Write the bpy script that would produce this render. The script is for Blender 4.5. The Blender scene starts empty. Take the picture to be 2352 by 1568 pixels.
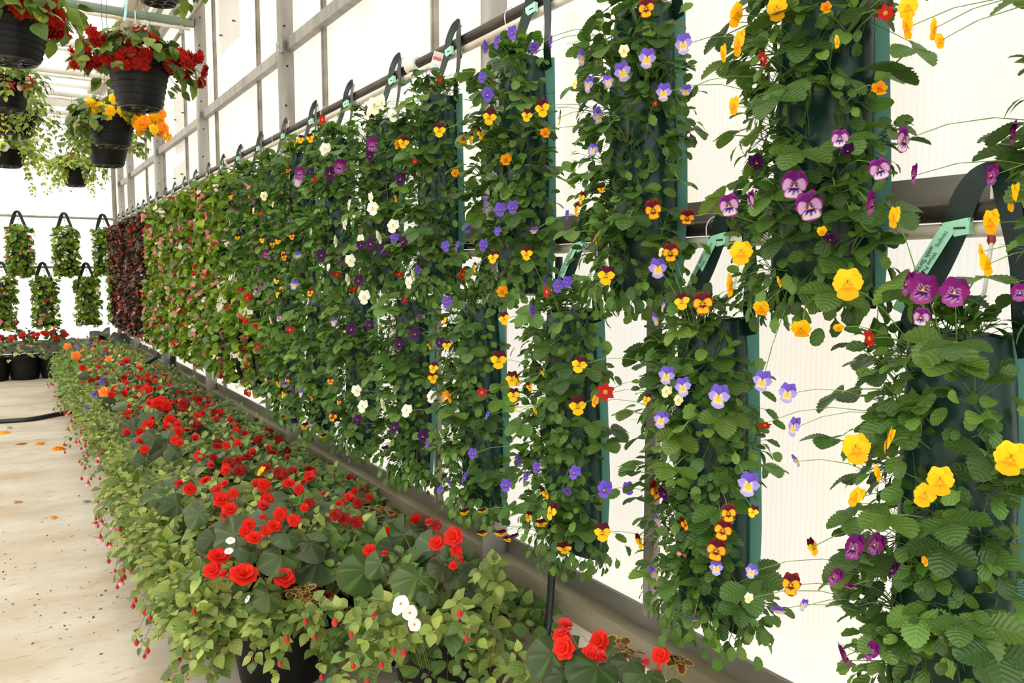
import bpy, math, random
import numpy as np
from mathutils import Vector, Matrix, Euler

# ------------------------------------------------------------------ camera, world, exposure
C = bpy.context.scene.collection
SC = bpy.context.scene
F = 1790.0; PHI = math.radians(32.67); TH = math.radians(4.89); CH = 1.38
cam = bpy.data.cameras.new('camera'); camo = bpy.data.objects.new('camera', cam); C.objects.link(camo)
camo.location = (0, 0, CH); camo.rotation_euler = (math.pi/2 - TH, 0, -PHI)
cam.lens = F/2352*36; cam.sensor_width = 36; cam.clip_start = 0.05; SC.camera = camo
SC.view_settings.view_transform = 'Standard'; SC.view_settings.look = 'None'
SC.view_settings.exposure = 1.22; SC.view_settings.gamma = 1; SC.view_settings.use_curve_mapping = False
SC.cycles.use_denoising = True
SC.cycles.max_bounces = 8; SC.cycles.transmission_bounces = 6; SC.cycles.diffuse_bounces = 5
SC.cycles.caustics_reflective = False; SC.cycles.caustics_refractive = False
w = bpy.data.worlds.new('sky'); SC.world = w; w.use_nodes = True
nt = w.node_tree; bg = nt.nodes['Background']
tc = nt.nodes.new('ShaderNodeTexCoord'); sx = nt.nodes.new('ShaderNodeSeparateXYZ'); cr = nt.nodes.new('ShaderNodeValToRGB')
nt.links.new(tc.outputs['Generated'], sx.inputs[0]); nt.links.new(sx.outputs['Z'], cr.inputs[0]); nt.links.new(cr.outputs[0], bg.inputs[0])
cr.color_ramp.elements[0].position = 0.0; cr.color_ramp.elements[0].color = (0.50, 0.47, 0.41, 1)
cr.color_ramp.elements[1].position = 0.08; cr.color_ramp.elements[1].color = (.66, .655, .65, 1)
e_ = cr.color_ramp.elements.new(.65); e_.color = (1.0, 1.0, 1.0, 1)      # overcast: brighter overhead than at the horizon
bg.inputs[1].default_value = 1.65
_f = Vector((math.sin(PHI)*math.cos(TH), math.cos(PHI)*math.cos(TH), -math.sin(TH)))
_r = Vector((math.cos(PHI), -math.sin(PHI), 0)); _u = _r.cross(_f); CP = Vector((0, 0, CH))
def ray(px, py): return _f + _r*((px-1176)/F) + _u*((784-py)/F)
def at(px, py, D): return CP + ray(px, py)*D
def at_x(px, py, X): d = ray(px, py); return CP + d*(X/d.x)
def at_y(px, py, Y): d = ray(px, py); return CP + d*(Y/d.y)
def at_z(px, py, Z): d = ray(px, py); return CP + d*((Z-CH)/d.z)
def depth(p): return (p-CP).dot(_f)

WX = 1.43; PX = 1.31; ZU = 2.16; ZL = 1.483; YB = 12.62     # wall plane, pipe plane, pipe heights, back wall
rnd = random.Random(7)
R = rnd.random
def U(a, b): return a+(b-a)*R()

# ------------------------------------------------------------------ materials
def mat(name, col=(.5,.5,.5), rough=.6, metal=0, **k):
    m = bpy.data.materials.new(name); m.use_nodes = True
    b = m.node_tree.nodes['Principled BSDF']
    b.inputs['Base Color'].default_value = (*col, 1); b.inputs['Roughness'].default_value = rough; b.inputs['Metallic'].default_value = metal
    if 'spec' in k: b.inputs['Specular IOR Level'].default_value = k['spec']
    if 'coat' in k: b.inputs['Coat Weight'].default_value = k['coat']
    return m
def N(m, t): return m.node_tree.nodes.new(t)
def L(m, a, b): m.node_tree.links.new(a, b)
def noise_mat(name, cols, scale, rough=.6, metal=0, stretch=(1,1,1), bump=.0, detail=6, pos=None, bscale=None):
    m = mat(name, cols[0], rough, metal); b = m.node_tree.nodes['Principled BSDF']
    tc = N(m,'ShaderNodeTexCoord'); mp = N(m,'ShaderNodeMapping'); ns = N(m,'ShaderNodeTexNoise'); rp = N(m,'ShaderNodeValToRGB')
    mp.inputs['Scale'].default_value = stretch; ns.inputs['Scale'].default_value = scale; ns.inputs['Detail'].default_value = detail
    L(m, tc.outputs['Object'], mp.inputs[0]); L(m, mp.outputs[0], ns.inputs['Vector']); L(m, ns.outputs['Fac'], rp.inputs[0]); L(m, rp.outputs[0], b.inputs['Base Color'])
    e = rp.color_ramp.elements; pos = pos or [.3+.4*i/(len(cols)-1) for i in range(len(cols))]
    while len(e) < len(cols): e.new(.5)
    for i, c in enumerate(cols): e[i].position = pos[i]; e[i].color = (*c, 1)
    if bump:
        bp = N(m,'ShaderNodeBump'); bp.inputs['Strength'].default_value = bump; bp.inputs['Distance'].default_value = .01
        if bscale:
            n2 = N(m,'ShaderNodeTexNoise'); n2.inputs['Scale'].default_value = bscale; L(m, tc.outputs['Object'], n2.inputs['Vector']); L(m, n2.outputs['Fac'], bp.inputs['Height'])
        else: L(m, ns.outputs['Fac'], bp.inputs['Height'])
        L(m, bp.outputs[0], b.inputs['Normal'])
    return m
def col_mat(name, rough=.5, trans=.3, veins=0, spec=.4, coat=0, vcol=1.35):
    """plant tissue: its own colour sits in the mesh attribute Col, veins come from the UVs, part of the light passes through"""
    m = mat(name, (.2,.4,.1), rough, spec=spec, coat=coat); b = m.node_tree.nodes['Principled BSDF']; out = m.node_tree.nodes['Material Output']
    at_ = N(m,'ShaderNodeAttribute'); at_.attribute_name = 'Col'; col = at_.outputs['Color']
    if veins:
        uv = N(m,'ShaderNodeUVMap'); s = N(m,'ShaderNodeSeparateXYZ'); L(m, uv.outputs[0], s.inputs[0])
        def M(op, a, bb=None, clamp=False):
            n = N(m,'ShaderNodeMath'); n.operation = op; n.use_clamp = clamp
            for i, v in enumerate((a, bb)):
                if v is None: continue
                if isinstance(v, (int, float)): n.inputs[i].default_value = v
                else: L(m, v, n.inputs[i])
            return n.outputs[0]
        au = M('ABSOLUTE', M('SUBTRACT', s.outputs['X'], .5)); au = M('MULTIPLY', au, 2.0)
        t = M('SUBTRACT', M('MULTIPLY', s.outputs['Y'], float(veins)), M('MULTIPLY', au, 1.7))
        saw = M('ABSOLUTE', M('SUBTRACT', M('FRACT', t), .5))                 # 0 at a vein, .5 between
        side = M('MULTIPLY', saw, 7.0, True); mid = M('MULTIPLY', au, 14.0, True)
        v = M('MINIMUM', side, mid)                                           # 1 away from the veins
        mx = N(m,'ShaderNodeMix'); mx.data_type = 'RGBA'
        br = N(m,'ShaderNodeMix'); br.data_type = 'RGBA'; br.blend_type = 'MULTIPLY'; br.inputs[0].default_value = 1
        L(m, col, br.inputs[6]); br.inputs[7].default_value = (vcol, vcol, vcol, 1)
        L(m, v, mx.inputs[0]); L(m, br.outputs[2], mx.inputs[6]); L(m, col, mx.inputs[7]); col = mx.outputs[2]
        bp = N(m,'ShaderNodeBump'); bp.inputs['Strength'].default_value = .5; bp.inputs['Distance'].default_value = .003
        L(m, saw, bp.inputs['Height']); L(m, bp.outputs[0], b.inputs['Normal'])
    L(m, col, b.inputs['Base Color'])
    tr = N(m,'ShaderNodeBsdfTranslucent'); ms = N(m,'ShaderNodeMixShader'); ms.inputs[0].default_value = trans
    g = N(m,'ShaderNodeMix'); g.data_type = 'RGBA'; g.blend_type = 'MULTIPLY'; g.inputs[0].default_value = 1
    L(m, col, g.inputs[6]); g.inputs[7].default_value = (1.5, 1.45, 1.0, 1)
    L(m, g.outputs[2], tr.inputs[0]); L(m, b.outputs[0], ms.inputs[1]); L(m, tr.outputs[0], ms.inputs[2]); L(m, ms.outputs[0], out.inputs[0])
    return m
def poly_mat(name, rib, warm, rib_axis='X', base=.93):
    """twin-wall polycarbonate: white, ribbed, mostly passes the daylight from behind"""
    m = mat(name, (.9,.9,.88), .35); b = m.node_tree.nodes['Principled BSDF']; out = m.node_tree.nodes['Material Output']
    tc = N(m,'ShaderNodeTexCoord'); mp = N(m,'ShaderNodeMapping'); L(m, tc.outputs['Object'], mp.inputs[0])
    wv = N(m,'ShaderNodeTexWave'); wv.bands_direction = rib_axis; wv.inputs['Scale'].default_value = rib; wv.inputs['Distortion'].default_value = .25; wv.inputs['Detail'].default_value = 1
    L(m, mp.outputs[0], wv.inputs['Vector'])
    n = N(m,'ShaderNodeTexNoise'); n.inputs['Scale'].default_value = 1.6; n.inputs['Detail'].default_value = 5
    m2 = N(m,'ShaderNodeMapping'); m2.inputs['Scale'].default_value = (1, 5, .35); L(m, tc.outputs['Object'], m2.inputs[0]); L(m, m2.outputs[0], n.inputs['Vector'])
    r1 = N(m,'ShaderNodeValToRGB'); r1.color_ramp.elements[0].color = (*[base*c for c in warm], 1); r1.color_ramp.elements[1].color = (base, base, base*.985, 1)
    r1.color_ramp.elements[0].position = .3; r1.color_ramp.elements[1].position = .62
    L(m, n.outputs['Fac'], r1.inputs[0])
    r2 = N(m,'ShaderNodeValToRGB'); r2.color_ramp.elements[0].color = (.955,.945,.925,1); r2.color_ramp.elements[1].color = (1,1,1,1); r2.color_ramp.elements[0].position = 0; r2.color_ramp.elements[1].position = .35
    L(m, wv.outputs['Fac'], r2.inputs[0])
    mu = N(m,'ShaderNodeMix'); mu.data_type = 'RGBA'; mu.blend_type = 'MULTIPLY'; mu.inputs[0].default_value = 1
    L(m, r1.outputs[0], mu.inputs[6]); L(m, r2.outputs[0], mu.inputs[7])
    L(m, mu.outputs[2], b.inputs['Base Color'])
    tr = N(m,'ShaderNodeBsdfTranslucent'); ms = N(m,'ShaderNodeMixShader'); ms.inputs[0].default_value = .72
    L(m, mu.outputs[2], tr.inputs[0]); L(m, b.outputs[0], ms.inputs[1]); L(m, tr.outputs[0], ms.inputs[2]); L(m, ms.outputs[0], out.inputs[0])
    return m

M_leaf = col_mat('leaf', .40, .30, veins=7, spec=.5)
M_small = col_mat('leaf_small', .36, .32, veins=4, vcol=1.2)
M_wax = col_mat('leaf_wax', .22, .30, veins=4, vcol=1.15, spec=.6)
M_radial = col_mat('leaf_begonia', .38, .12, veins=0, spec=.45)
M_stem = col_mat('stem', .5, .15)
M_petal = col_mat('petal', .55, .33, spec=.15)
M_bag = noise_mat('pouch_plastic', [(.002,.014,.010),(.004,.026,.018),(.007,.042,.030)], 5, .30, bump=.5, bscale=14)
M_flange = mat('pouch_seam_plastic', (.07,.20,.165), .3, spec=.3)
_b = M_flange.node_tree.nodes['Principled BSDF']; _tr = N(M_flange,'ShaderNodeBsdfTranslucent'); _ms = N(M_flange,'ShaderNodeMixShader'); _tr.inputs[0].default_value = (.42,.66,.60,1); _ms.inputs[0].default_value = .6
L(M_flange,_b.outputs[0],_ms.inputs[1]); L(M_flange,_tr.outputs[0],_ms.inputs[2]); L(M_flange,_ms.outputs[0],M_flange.node_tree.nodes['Material Output'].inputs[0])
M_strap = noise_mat('strap_plastic', [(.002,.012,.008),(.004,.022,.015)], 8, .35, bump=.25, bscale=12)
for _m in (M_bag, M_strap): _m.node_tree.nodes['Principled BSDF'].inputs['Specular IOR Level'].default_value = .28
M_tag = mat('mint_paper', (.40,.82,.58), .6)
M_ink = mat('ink', (.02,.03,.02), .6)
M_white = mat('white_plastic', (.8,.8,.76), .4)
M_red = mat('red_plastic', (.35,.02,.01), .4)
M_steel = noise_mat('galvanised_steel', [(.25,.23,.20),(.35,.33,.295),(.42,.40,.365)], 9, .55, .35, stretch=(1,1,.25), bump=.05)
M_girt = noise_mat('weathered_girt', [(.20,.175,.14),(.30,.27,.22),(.38,.345,.29)], 10, .6, .3, stretch=(1,.2,1), bump=.08)
M_sill = noise_mat('mossy_sill', [(.15,.125,.065),(.21,.18,.11),(.30,.27,.19)], 7, .65, .1, stretch=(1,.35,1), bump=.15)
M_flash = noise_mat('flashing', [(.10,.095,.07),(.16,.15,.115),(.24,.225,.18)], 8, .5, .2, stretch=(1,.3,1))
M_rust = noise_mat('rusty_pipe', [(.022,.016,.013),(.050,.036,.028),(.10,.075,.06)], 14, .42, .4, stretch=(1,.3,1), bump=.1)
M_pvc = noise_mat('aged_pvc', [(.50,.44,.33),(.68,.63,.52),(.78,.74,.65)], 10, .4, stretch=(1,.2,1))
M_green = noise_mat('green_paint', [(.13,.20,.15),(.20,.26,.20),(.30,.24,.15)], 6, .5, stretch=(.5,1,1))
M_black = mat('black_plastic', (.005,.005,.005), .45, spec=.22)
M_soil = noise_mat('soil', [(.02,.012,.008),(.06,.04,.025)], 60, .9, bump=.6)
M_wire = mat('hanger_wire', (.12,.12,.11), .4, .6)
M_hose = mat('hose_rubber', (.012,.018,.016), .4)
M_plank = noise_mat('grey_plank', [(.20,.19,.16),(.32,.30,.26),(.40,.38,.34)], 8, .7, stretch=(.3,1,3), bump=.1)
M_gutter = noise_mat('gutter_wood', [(.30,.24,.15),(.50,.44,.33),(.66,.61,.50)], 8, .6, stretch=(4,.15,4), bump=.1)
M_pale = noise_mat('pale_painted_steel', [(.50,.48,.42),(.66,.64,.58),(.74,.72,.67)], 4, .5)
M_poly = poly_mat('polycarbonate_wall', 24, (1.0,.958,.895), 'Y', .80)
M_polyb = poly_mat('polycarbonate_back', 14, (1.0,.985,.95), 'X')
M_roof = poly_mat('polycarbonate_roof', 6, (1.0,.98,.94), 'X', .90)
# kick board: cream painted ply with fine cracks
M_kick = noise_mat('cream_plywood', [(.58,.50,.33),(.80,.75,.62),(.86,.83,.73)], 3, .6, stretch=(1,.5,2), bump=.05, pos=[.25,.45,.7])
def crack(m, stretch, sc, dark, lo, hi):
    b = m.node_tree.nodes['Principled BSDF']; src = b.inputs['Base Color'].links[0].from_socket
    tc = N(m,'ShaderNodeTexCoord'); mp = N(m,'ShaderNodeMapping'); mp.inputs['Scale'].default_value = stretch; n = N(m,'ShaderNodeTexNoise'); n.inputs['Scale'].default_value = sc; n.inputs['Detail'].default_value = 8; n.inputs['Roughness'].default_value = .65
    L(m, tc.outputs['Object'], mp.inputs[0]); L(m, mp.outputs[0], n.inputs['Vector'])
    r = N(m,'ShaderNodeValToRGB'); r.color_ramp.elements[0].position = lo; r.color_ramp.elements[1].position = hi; r.color_ramp.elements[0].color = (*dark, 1); r.color_ramp.elements[1].color = (1,1,1,1)
    L(m, n.outputs['Fac'], r.inputs[0]); mu = N(m,'ShaderNodeMix'); mu.data_type = 'RGBA'; mu.blend_type = 'MULTIPLY'; mu.inputs[0].default_value = 1
    L(m, src, mu.inputs[6]); L(m, r.outputs[0], mu.inputs[7]); L(m, mu.outputs[2], b.inputs['Base Color'])
crack(M_kick, (1,1.2,14), 4, (.70,.60,.42), .36, .44)
M_floor = noise_mat('concrete', [(.43,.33,.22),(.56,.49,.385),(.63,.58,.49)], 1.3, .7, stretch=(1,2.4,1), bump=.04, pos=[.26,.46,.68])
crack(M_floor, (1.2,3.5,1), 9, (.62,.50,.38), .30, .42)
crack(M_floor, (1,4,1), 30, (.55,.46,.38), .27, .36)
crack(M_floor, (1,1.2,1), 2.2, (.88,.82,.72), .35, .55)

# ------------------------------------------------------------------ object helpers
def tagp(o, label=None, cat=None, group=None, kind=None):
    if label: o['label'] = label
    if cat: o['category'] = cat
    if group: o['group'] = group
    if kind: o['kind'] = kind
    return o
def link(o, parent=None):
    C.objects.link(o)
    if parent is not None: o.parent = parent
    return o
def empty(name, loc, rz=0):
    o = bpy.data.objects.new(name, None); o.empty_display_size = .05; o.location = loc; o.rotation_euler = (0,0,rz); return link(o)
class MB:
    """simple mesh builder: boxes, tubes, lathes; one object out"""
    def __init__(s): s.v = []; s.f = []; s.mi = []
    def add(s, vs, fs, mi=0):
        o = len(s.v); s.v += [tuple(v) for v in vs]; s.f += [tuple(i+o for i in f) for f in fs]; s.mi += [mi]*len(fs); return s
    def box(s, c, d, mi=0, rot=None, bev=0.0):
        x, y, z = [k/2 for k in d]; vs = []
        if bev:
            b = bev
            vs = [(a*(x-b*(1 if i==0 else 0)), q*(y-b*(1 if i==1 else 0)), e*z) for a, q, i in ((-1,-1,1),(-1,-1,0),(1,-1,0),(1,-1,1),(1,1,1),(1,1,0),(-1,1,0),(-1,1,1)) for e in (-1,)] 
            vs = []
            ring = [(-x,-y+b),(-x+b,-y),(x-b,-y),(x,-y+b),(x,y-b),(x-b,y),(-x+b,y),(-x,y-b)]
            vs = [(p[0],p[1],-z) for p in ring]+[(p[0],p[1],z) for p in ring]
            fs = [(i,(i+1)%8,8+(i+1)%8,8+i) for i in range(8)]+[tuple(range(7,-1,-1)), tuple(range(8,16))]
        else:
            vs = [(a*x, b_*y, e*z) for e in (-1,1) for a, b_ in ((-1,-1),(1,-1),(1,1),(-1,1))]
            fs = [(3,2,1,0),(4,5,6,7),(0,1,5,4),(1,2,6,5),(2,3,7,6),(3,0,4,7)]
        m = (rot or Matrix.Identity(3)); c = Vector(c)
        return s.add([c + m @ Vector(v) for v in vs], fs, mi)
    def tube(s, pts, r, n=10, mi=0, cap=True):
        pts = [Vector(p) for p in pts]; rr = r if isinstance(r, (list, tuple)) else [r]*len(pts); vs = []; fs = []
        up = None
        for i, p in enumerate(pts):
            t = (pts[min(i+1,len(pts)-1)]-pts[max(i-1,0)]).normalized()
            if up is None: up = t.orthogonal().normalized()
            up = (up - t*up.dot(t)).normalized(); b = t.cross(up)
            for k in range(n):
                a = 2*math.pi*k/n; vs.append(p + (up*math.cos(a)+b*math.sin(a))*rr[i])
        for i in range(len(pts)-1):
            for k in range(n): fs.append((i*n+k, i*n+(k+1)%n, (i+1)*n+(k+1)%n, (i+1)*n+k))
        if cap: fs.append(tuple(range(n-1,-1,-1))); fs.append(tuple((len(pts)-1)*n+k for k in range(n)))
        return s.add(vs, fs, mi)
    def lathe(s, prof, c=(0,0,0), n=32, mi=0, sx=1, sy=1):
        vs = []; fs = []; c = Vector(c)
        for r, z in prof:
            for k in range(n):
                a = 2*math.pi*k/n; vs.append(c+Vector((r*math.cos(a)*sx, r*math.sin(a)*sy, z)))
        for i in range(len(prof)-1):
            for k in range(n): fs.append((i*n+k, i*n+(k+1)%n, (i+1)*n+(k+1)%n, (i+1)*n+k))
        return s.add(vs, fs, mi)
    def strip(s, pts, wdir, width, thick, mi=0):
        """flat band along pts; wdir = direction of its width at each point"""
        pts = [Vector(p) for p in pts]; vs = []; fs = []
        for i, p in enumerate(pts):
            t = (pts[min(i+1,len(pts)-1)]-pts[max(i-1,0)]).normalized(); wd = wdir[i] if isinstance(wdir, list) else Vector(wdir)
            wv = (wd - t*wd.dot(t)).normalized(); nn = t.cross(wv); ww = width[i] if isinstance(width, list) else width
            vs += [p-wv*ww/2-nn*thick/2, p+wv*ww/2-nn*thick/2, p+wv*ww/2+nn*thick/2, p-wv*ww/2+nn*thick/2]
        for i in range(len(pts)-1):
            for k in range(4): fs.append((i*4+k, i*4+(k+1)%4, (i+1)*4+(k+1)%4, (i+1)*4+k))
        fs += [(3,2,1,0), tuple((len(pts)-1)*4+k for k in range(4))]
        return s.add(vs, fs, mi)
    def build(s, name, mats, parent=None, smooth=True, data_only=False):
        me = bpy.data.meshes.new(name); me.from_pydata(s.v, [], s.f)
        for m in (mats if isinstance(mats, (list, tuple)) else [mats]): me.materials.append(m)
        me.polygons.foreach_set('material_index', s.mi)
        if smooth:
            me.polygons.foreach_set('use_smooth', [True]*len(s.f)); me.update()
            try: me.set_sharp_from_angle(angle=math.radians(35))
            except Exception: pass
        me.update()
        if data_only: return me
        return link(bpy.data.objects.new(name, me), parent)

class Tmpl:
    def __init__(s, v, f, uv=None, shade=None, col=None, mi=0, smooth=True):
        s.v = np.array(v, float); s.f = f; s.n = len(v)
        s.loops = np.array([i for q in f for i in q], np.int32); s.tot = np.array([len(q) for q in f], np.int32)
        s.uv = np.array(uv if uv is not None else [(.5,.5)]*s.n, float)
        s.shade = np.array(shade if shade is not None else [(1,1,1)]*s.n, float) if col is None else np.array(col, float)
        s.mi = mi if isinstance(mi, (list,)) else [mi]*len(f)
class Batch:
    """many leaves / petals / stems gathered into one mesh part"""
    def __init__(s): s.items = {}
    def add(s, t, M, col=(1,1,1)):
        s.items.setdefault(id(t), (t, [], []))
        s.items[id(t)][1].append(M); s.items[id(t)][2].append(col)
    def count(s): return sum(len(a[1]) for a in s.items.values())
    def mesh(s, name, mats):
        V=[];Lp=[];T=[];UVs=[];Cs=[];MI=[]; off=0
        for t, Ms, cs in s.items.values():
            A = np.array([[list(r) for r in M] for M in Ms]); k = len(A); c = np.array(cs, float)[:, :3]
            v = np.einsum('kij,nj->kni', A[:, :3, :3], t.v) + A[:, None, :3, 3]
            V.append(v.reshape(-1,3)); Lp.append((t.loops[None,:] + (off + np.arange(k)*t.n)[:,None]).ravel()); T.append(np.tile(t.tot, k))
            UVs.append(np.tile(t.uv[t.loops], (k,1))); Cs.append((t.shade[None,:,:]*c[:,None,:]).reshape(-1,3)); MI.append(np.tile(np.array(t.mi), k)); off += k*t.n
        V=np.concatenate(V); Lp=np.concatenate(Lp).astype(np.int32); T=np.concatenate(T).astype(np.int32); UVs=np.concatenate(UVs); Cs=np.concatenate(Cs); MI=np.concatenate(MI).astype(np.int32)
        me = bpy.data.meshes.new(name); me.vertices.add(len(V)); me.vertices.foreach_set('co', V.astype(np.float32).ravel())
        me.loops.add(len(Lp)); me.loops.foreach_set('vertex_index', Lp)
        me.polygons.add(len(T)); st = np.concatenate([[0], np.cumsum(T)[:-1]]).astype(np.int32); me.polygons.foreach_set('loop_start', st)
        try: me.polygons.foreach_set('loop_total', T)
        except Exception: pass
        for m in mats: me.materials.append(m)
        me.polygons.foreach_set('material_index', MI); me.polygons.foreach_set('use_smooth', np.ones(len(T), bool))
        uvl = me.uv_layers.new(name='UVMap'); uvl.data.foreach_set('uv', UVs.astype(np.float32).ravel())
        ca = me.color_attributes.new('Col', 'FLOAT_COLOR', 'POINT'); ca.data.foreach_set('color', np.c_[np.clip(Cs,0,1), np.ones(len(Cs))].astype(np.float32).ravel())
        me.update(); me.validate(); return me
    def build(s, name, mats, parent=None):
        return link(bpy.data.objects.new(name, s.mesh(name, mats)), parent)

def frame(pos, y, n, s, roll=0, sx=1.0):
    """matrix with local Y along y, local Z near n"""
    y = Vector(y).normalized(); n = Vector(n); z = n - y*n.dot(y)
    if z.length < 1e-4: z = y.orthogonal()
    z.normalize(); x = y.cross(z)
    M = Matrix(((x.x*s*sx, y.x*s, z.x*s, pos[0]), (x.y*s*sx, y.y*s, z.y*s, pos[1]), (x.z*s*sx, y.z*s, z.z*s, pos[2]), (0,0,0,1)))
    return M if not roll else M @ Matrix.Rotation(roll, 4, 'Y')
def rv(s=1): return Vector((U(-1,1), U(-1,1), U(-1,1)))*s

# ------------------------------------------------------------------ leaf and petal templates
def blade(rows, wf, amp=0, fold=.25, droop=.25, quilt=0, cols=4, mi=0, shade=None, ang=0, base=(0,0), tipcup=0):
    v=[];uv=[];f=[];sh=[]; nc = cols+1
    for i in range(rows+1):
        t = i/rows; wd = wf(t)
        for j in range(nc):
            u = -1+2*j/cols; k = 1.0; dy = 0
            if abs(u) == 1 and 0 < i < rows: k = 1+amp*(1 if i%2 else -1); dy = amp*.25*(1 if i%2 else -1)
            x = u*wd*k; y = t+dy*.5 - (0 if i else 0)
            z = fold*abs(x) - droop*t*t - .25*fold*abs(u)**3*wd + quilt*(1 if (i%2) else -1)*(.5 if abs(u)<1 and u!=0 else 0) + tipcup*u*u*wd
            v.append((x,y,z)); uv.append(((u+1)/2, t)); sh.append(shade(t,u) if shade else (1,1,1))
    for i in range(rows):
        for j in range(cols): a=i*nc+j; f.append((a,a+1,a+nc+1,a+nc))
    if ang or base != (0,0):
        ca, sa = math.cos(ang), math.sin(ang); v = [(x*ca-y*sa+base[0], x*sa+y*ca+base[1], z) for x,y,z in v]
    return v,f,uv,sh
def merge(parts, mi=0):
    V=[];Fc=[];UV=[];S=[]
    for v,f,uv,sh in parts: o=len(V); V+=v; Fc+=[tuple(i+o for i in q) for q in f]; UV+=uv; S+=sh
    return Tmpl(V,Fc,UV,S,mi=mi)
def w_obov(t): return .46*math.sin(math.pi*min(1,t*.93+.03))**.75*(0.72+.42*t) if t<1 else .07
def w_oval(t): return .07+.30*t if t < .12 else max(.05, .37*math.sqrt(max(0,1-((t-.52)/.49)**2))**.9)
def w_spat(t): return .04+.2*t if t < .2 else max(.06, .33*math.sqrt(max(0,1-((t-.62)/.40)**2))**.8)
def w_ovate(t): return max(.004, .42*(math.sin(math.pi*t**.72))**.9*(1-.12*t))
def w_round(t): return max(.03, .50*math.sqrt(max(0,1-(2*t-1)**2)))
def w_lance(t): return max(.004, .2*math.sin(math.pi*t**.9))
# mi: 0 leaf, 1 small, 2 wax, 3 radial, 4 stem
def trileaf(rows, amp, quilt, cols):
    shd = lambda t,u: (1,1,1)
    return merge([blade(rows,w_obov,amp,.30,.22,quilt,cols,ang=a,base=b) for a,b in ((0,(0,.05)),(1.35,(-.04,0)),(-1.35,(.04,0)))], 0)
T_tri = [trileaf(18,.085,.014,4), trileaf(5,.05,0,2)]
T_vio = [merge([blade(8,w_oval,.05,.3,.25,0,4)],1), merge([blade(3,w_oval,0,.3,.25,0,2)],1)]
T_vis = [merge([blade(7,w_spat,.09,.25,.35,0,4)],1), merge([blade(3,w_spat,0,.25,.35,0,2)],1)]
T_wax = [merge([blade(8,w_round,.02,.10,.18,0,4,tipcup=.35)],2), merge([blade(4,w_round,0,.1,.18,0,4,tipcup=.35)],2)]
T_fuc = [merge([blade(8,w_ovate,.015,.28,.22,0,4)],1), merge([blade(3,w_ovate,0,.3,.25,0,2)],1)]
T_lan = [merge([blade(6,w_lance,.0,.3,.4,0,2,shade=lambda t,u:(1.0,1.0,1.0) if u==0 else (1.25,1.2,1.25))],1)]*2
def radial_leaf(nth, rings, amp, asym=.18, point=.25):
    v=[(0,0,0)]; uv=[(.5,0)]; f=[]; sh=[(1.25,1.3,1.0)]
    for k in range(rings):
        q=(k+1)/rings
        for i in range(nth+1):
            a = -2.75+5.5*i/nth; r = .62+.12*math.cos(a)+asym*math.sin(a*.5)+point*max(0,math.cos(a))**8
            ve = math.cos(a*6.5)  # palmate veins
            r *= (1+ (amp*(1 if i%2 else -1) if k==rings-1 else 0))
            x = r*q*math.sin(a); y = r*q*math.cos(a); z = .10*q*q*(-1) + .022*ve*q*(1-q*.5) + .06*math.sin(a*3+1)*q*q
            v.append((x,y,z)); uv.append((.5+a/6,q)); g = (1.7,1.7,1.3) if (ve>.86 and q<.95) else (1,1,1)
            if k==rings-1: g=(1.1,.9,.85)
            sh.append(g)
    for i in range(nth): f.append((0,1+i+1,1+i))
    for k in range(rings-1):
        for i in range(nth): a=1+k*(nth+1)+i; b=a+nth+1; f.append((a,a+1,b+1,b))
    return Tmpl(v,f,uv,sh,mi=3)
T_beg = [radial_leaf(84,6,.022), radial_leaf(14,2,.02)]
def coleus():
    def sh(t,u): return (.16,.035,.03) if abs(u)<.9 and .08<t<.9 else (.42,.48,.06)
    parts=[]
    for k in range(4): parts.append(blade(8,w_oval,.13,.2,.25,0,4,shade=sh,ang=k*math.pi/2+.4))
    for k in range(4): 
        p=blade(6,w_oval,.13,.2,.1,0,4,shade=sh,ang=k*math.pi/2+1.1); p=([(x*.5,y*.5,z*.5+.12) for x,y,z in p[0]],)+p[1:]; parts.append(p)
    return merge(parts,1)
T_col = coleus()
def stem_t(n, seg, bow):
    v=[];f=[]
    for i in range(seg+1):
        t=i/seg
        for k in range(n): a=2*math.pi*k/n; v.append((math.cos(a)*(1-.35*t), t, math.sin(a)*(1-.35*t)+0))
    for i in range(seg):
        for k in range(n): f.append((i*n+k,i*n+(k+1)%n,(i+1)*n+(k+1)%n,(i+1)*n+k))
    return Tmpl(v,f,mi=4)
T_stem = stem_t(4,1,0)
def stem(B, a, b, r, col):
    a=Vector(a); b=Vector(b); d=b-a; l=d.length
    if l<1e-4: return
    y=d/l; z=y.orthogonal().normalized(); x=y.cross(z)
    B.add(T_stem, Matrix(((x.x*r,y.x*l,z.x*r,a.x),(x.y*r,y.y*l,z.y*r,a.y),(x.z*r,y.z*l,z.z*r,a.z),(0,0,0,1))), col)
def cstem(B, a, b, r, col, sag=.2, n=3):
    a=Vector(a); b=Vector(b); l=(b-a).length; p=a
    for i in range(1,n+1):
        t=i/n; q=a.lerp(b,t)+Vector((0,0,sag*l*4*t*(1-t)*.5)); stem(B,p,q,r*(1-.2*t),col); p=q
LEAFM = [M_leaf, M_small, M_wax, M_radial, M_stem]

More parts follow.
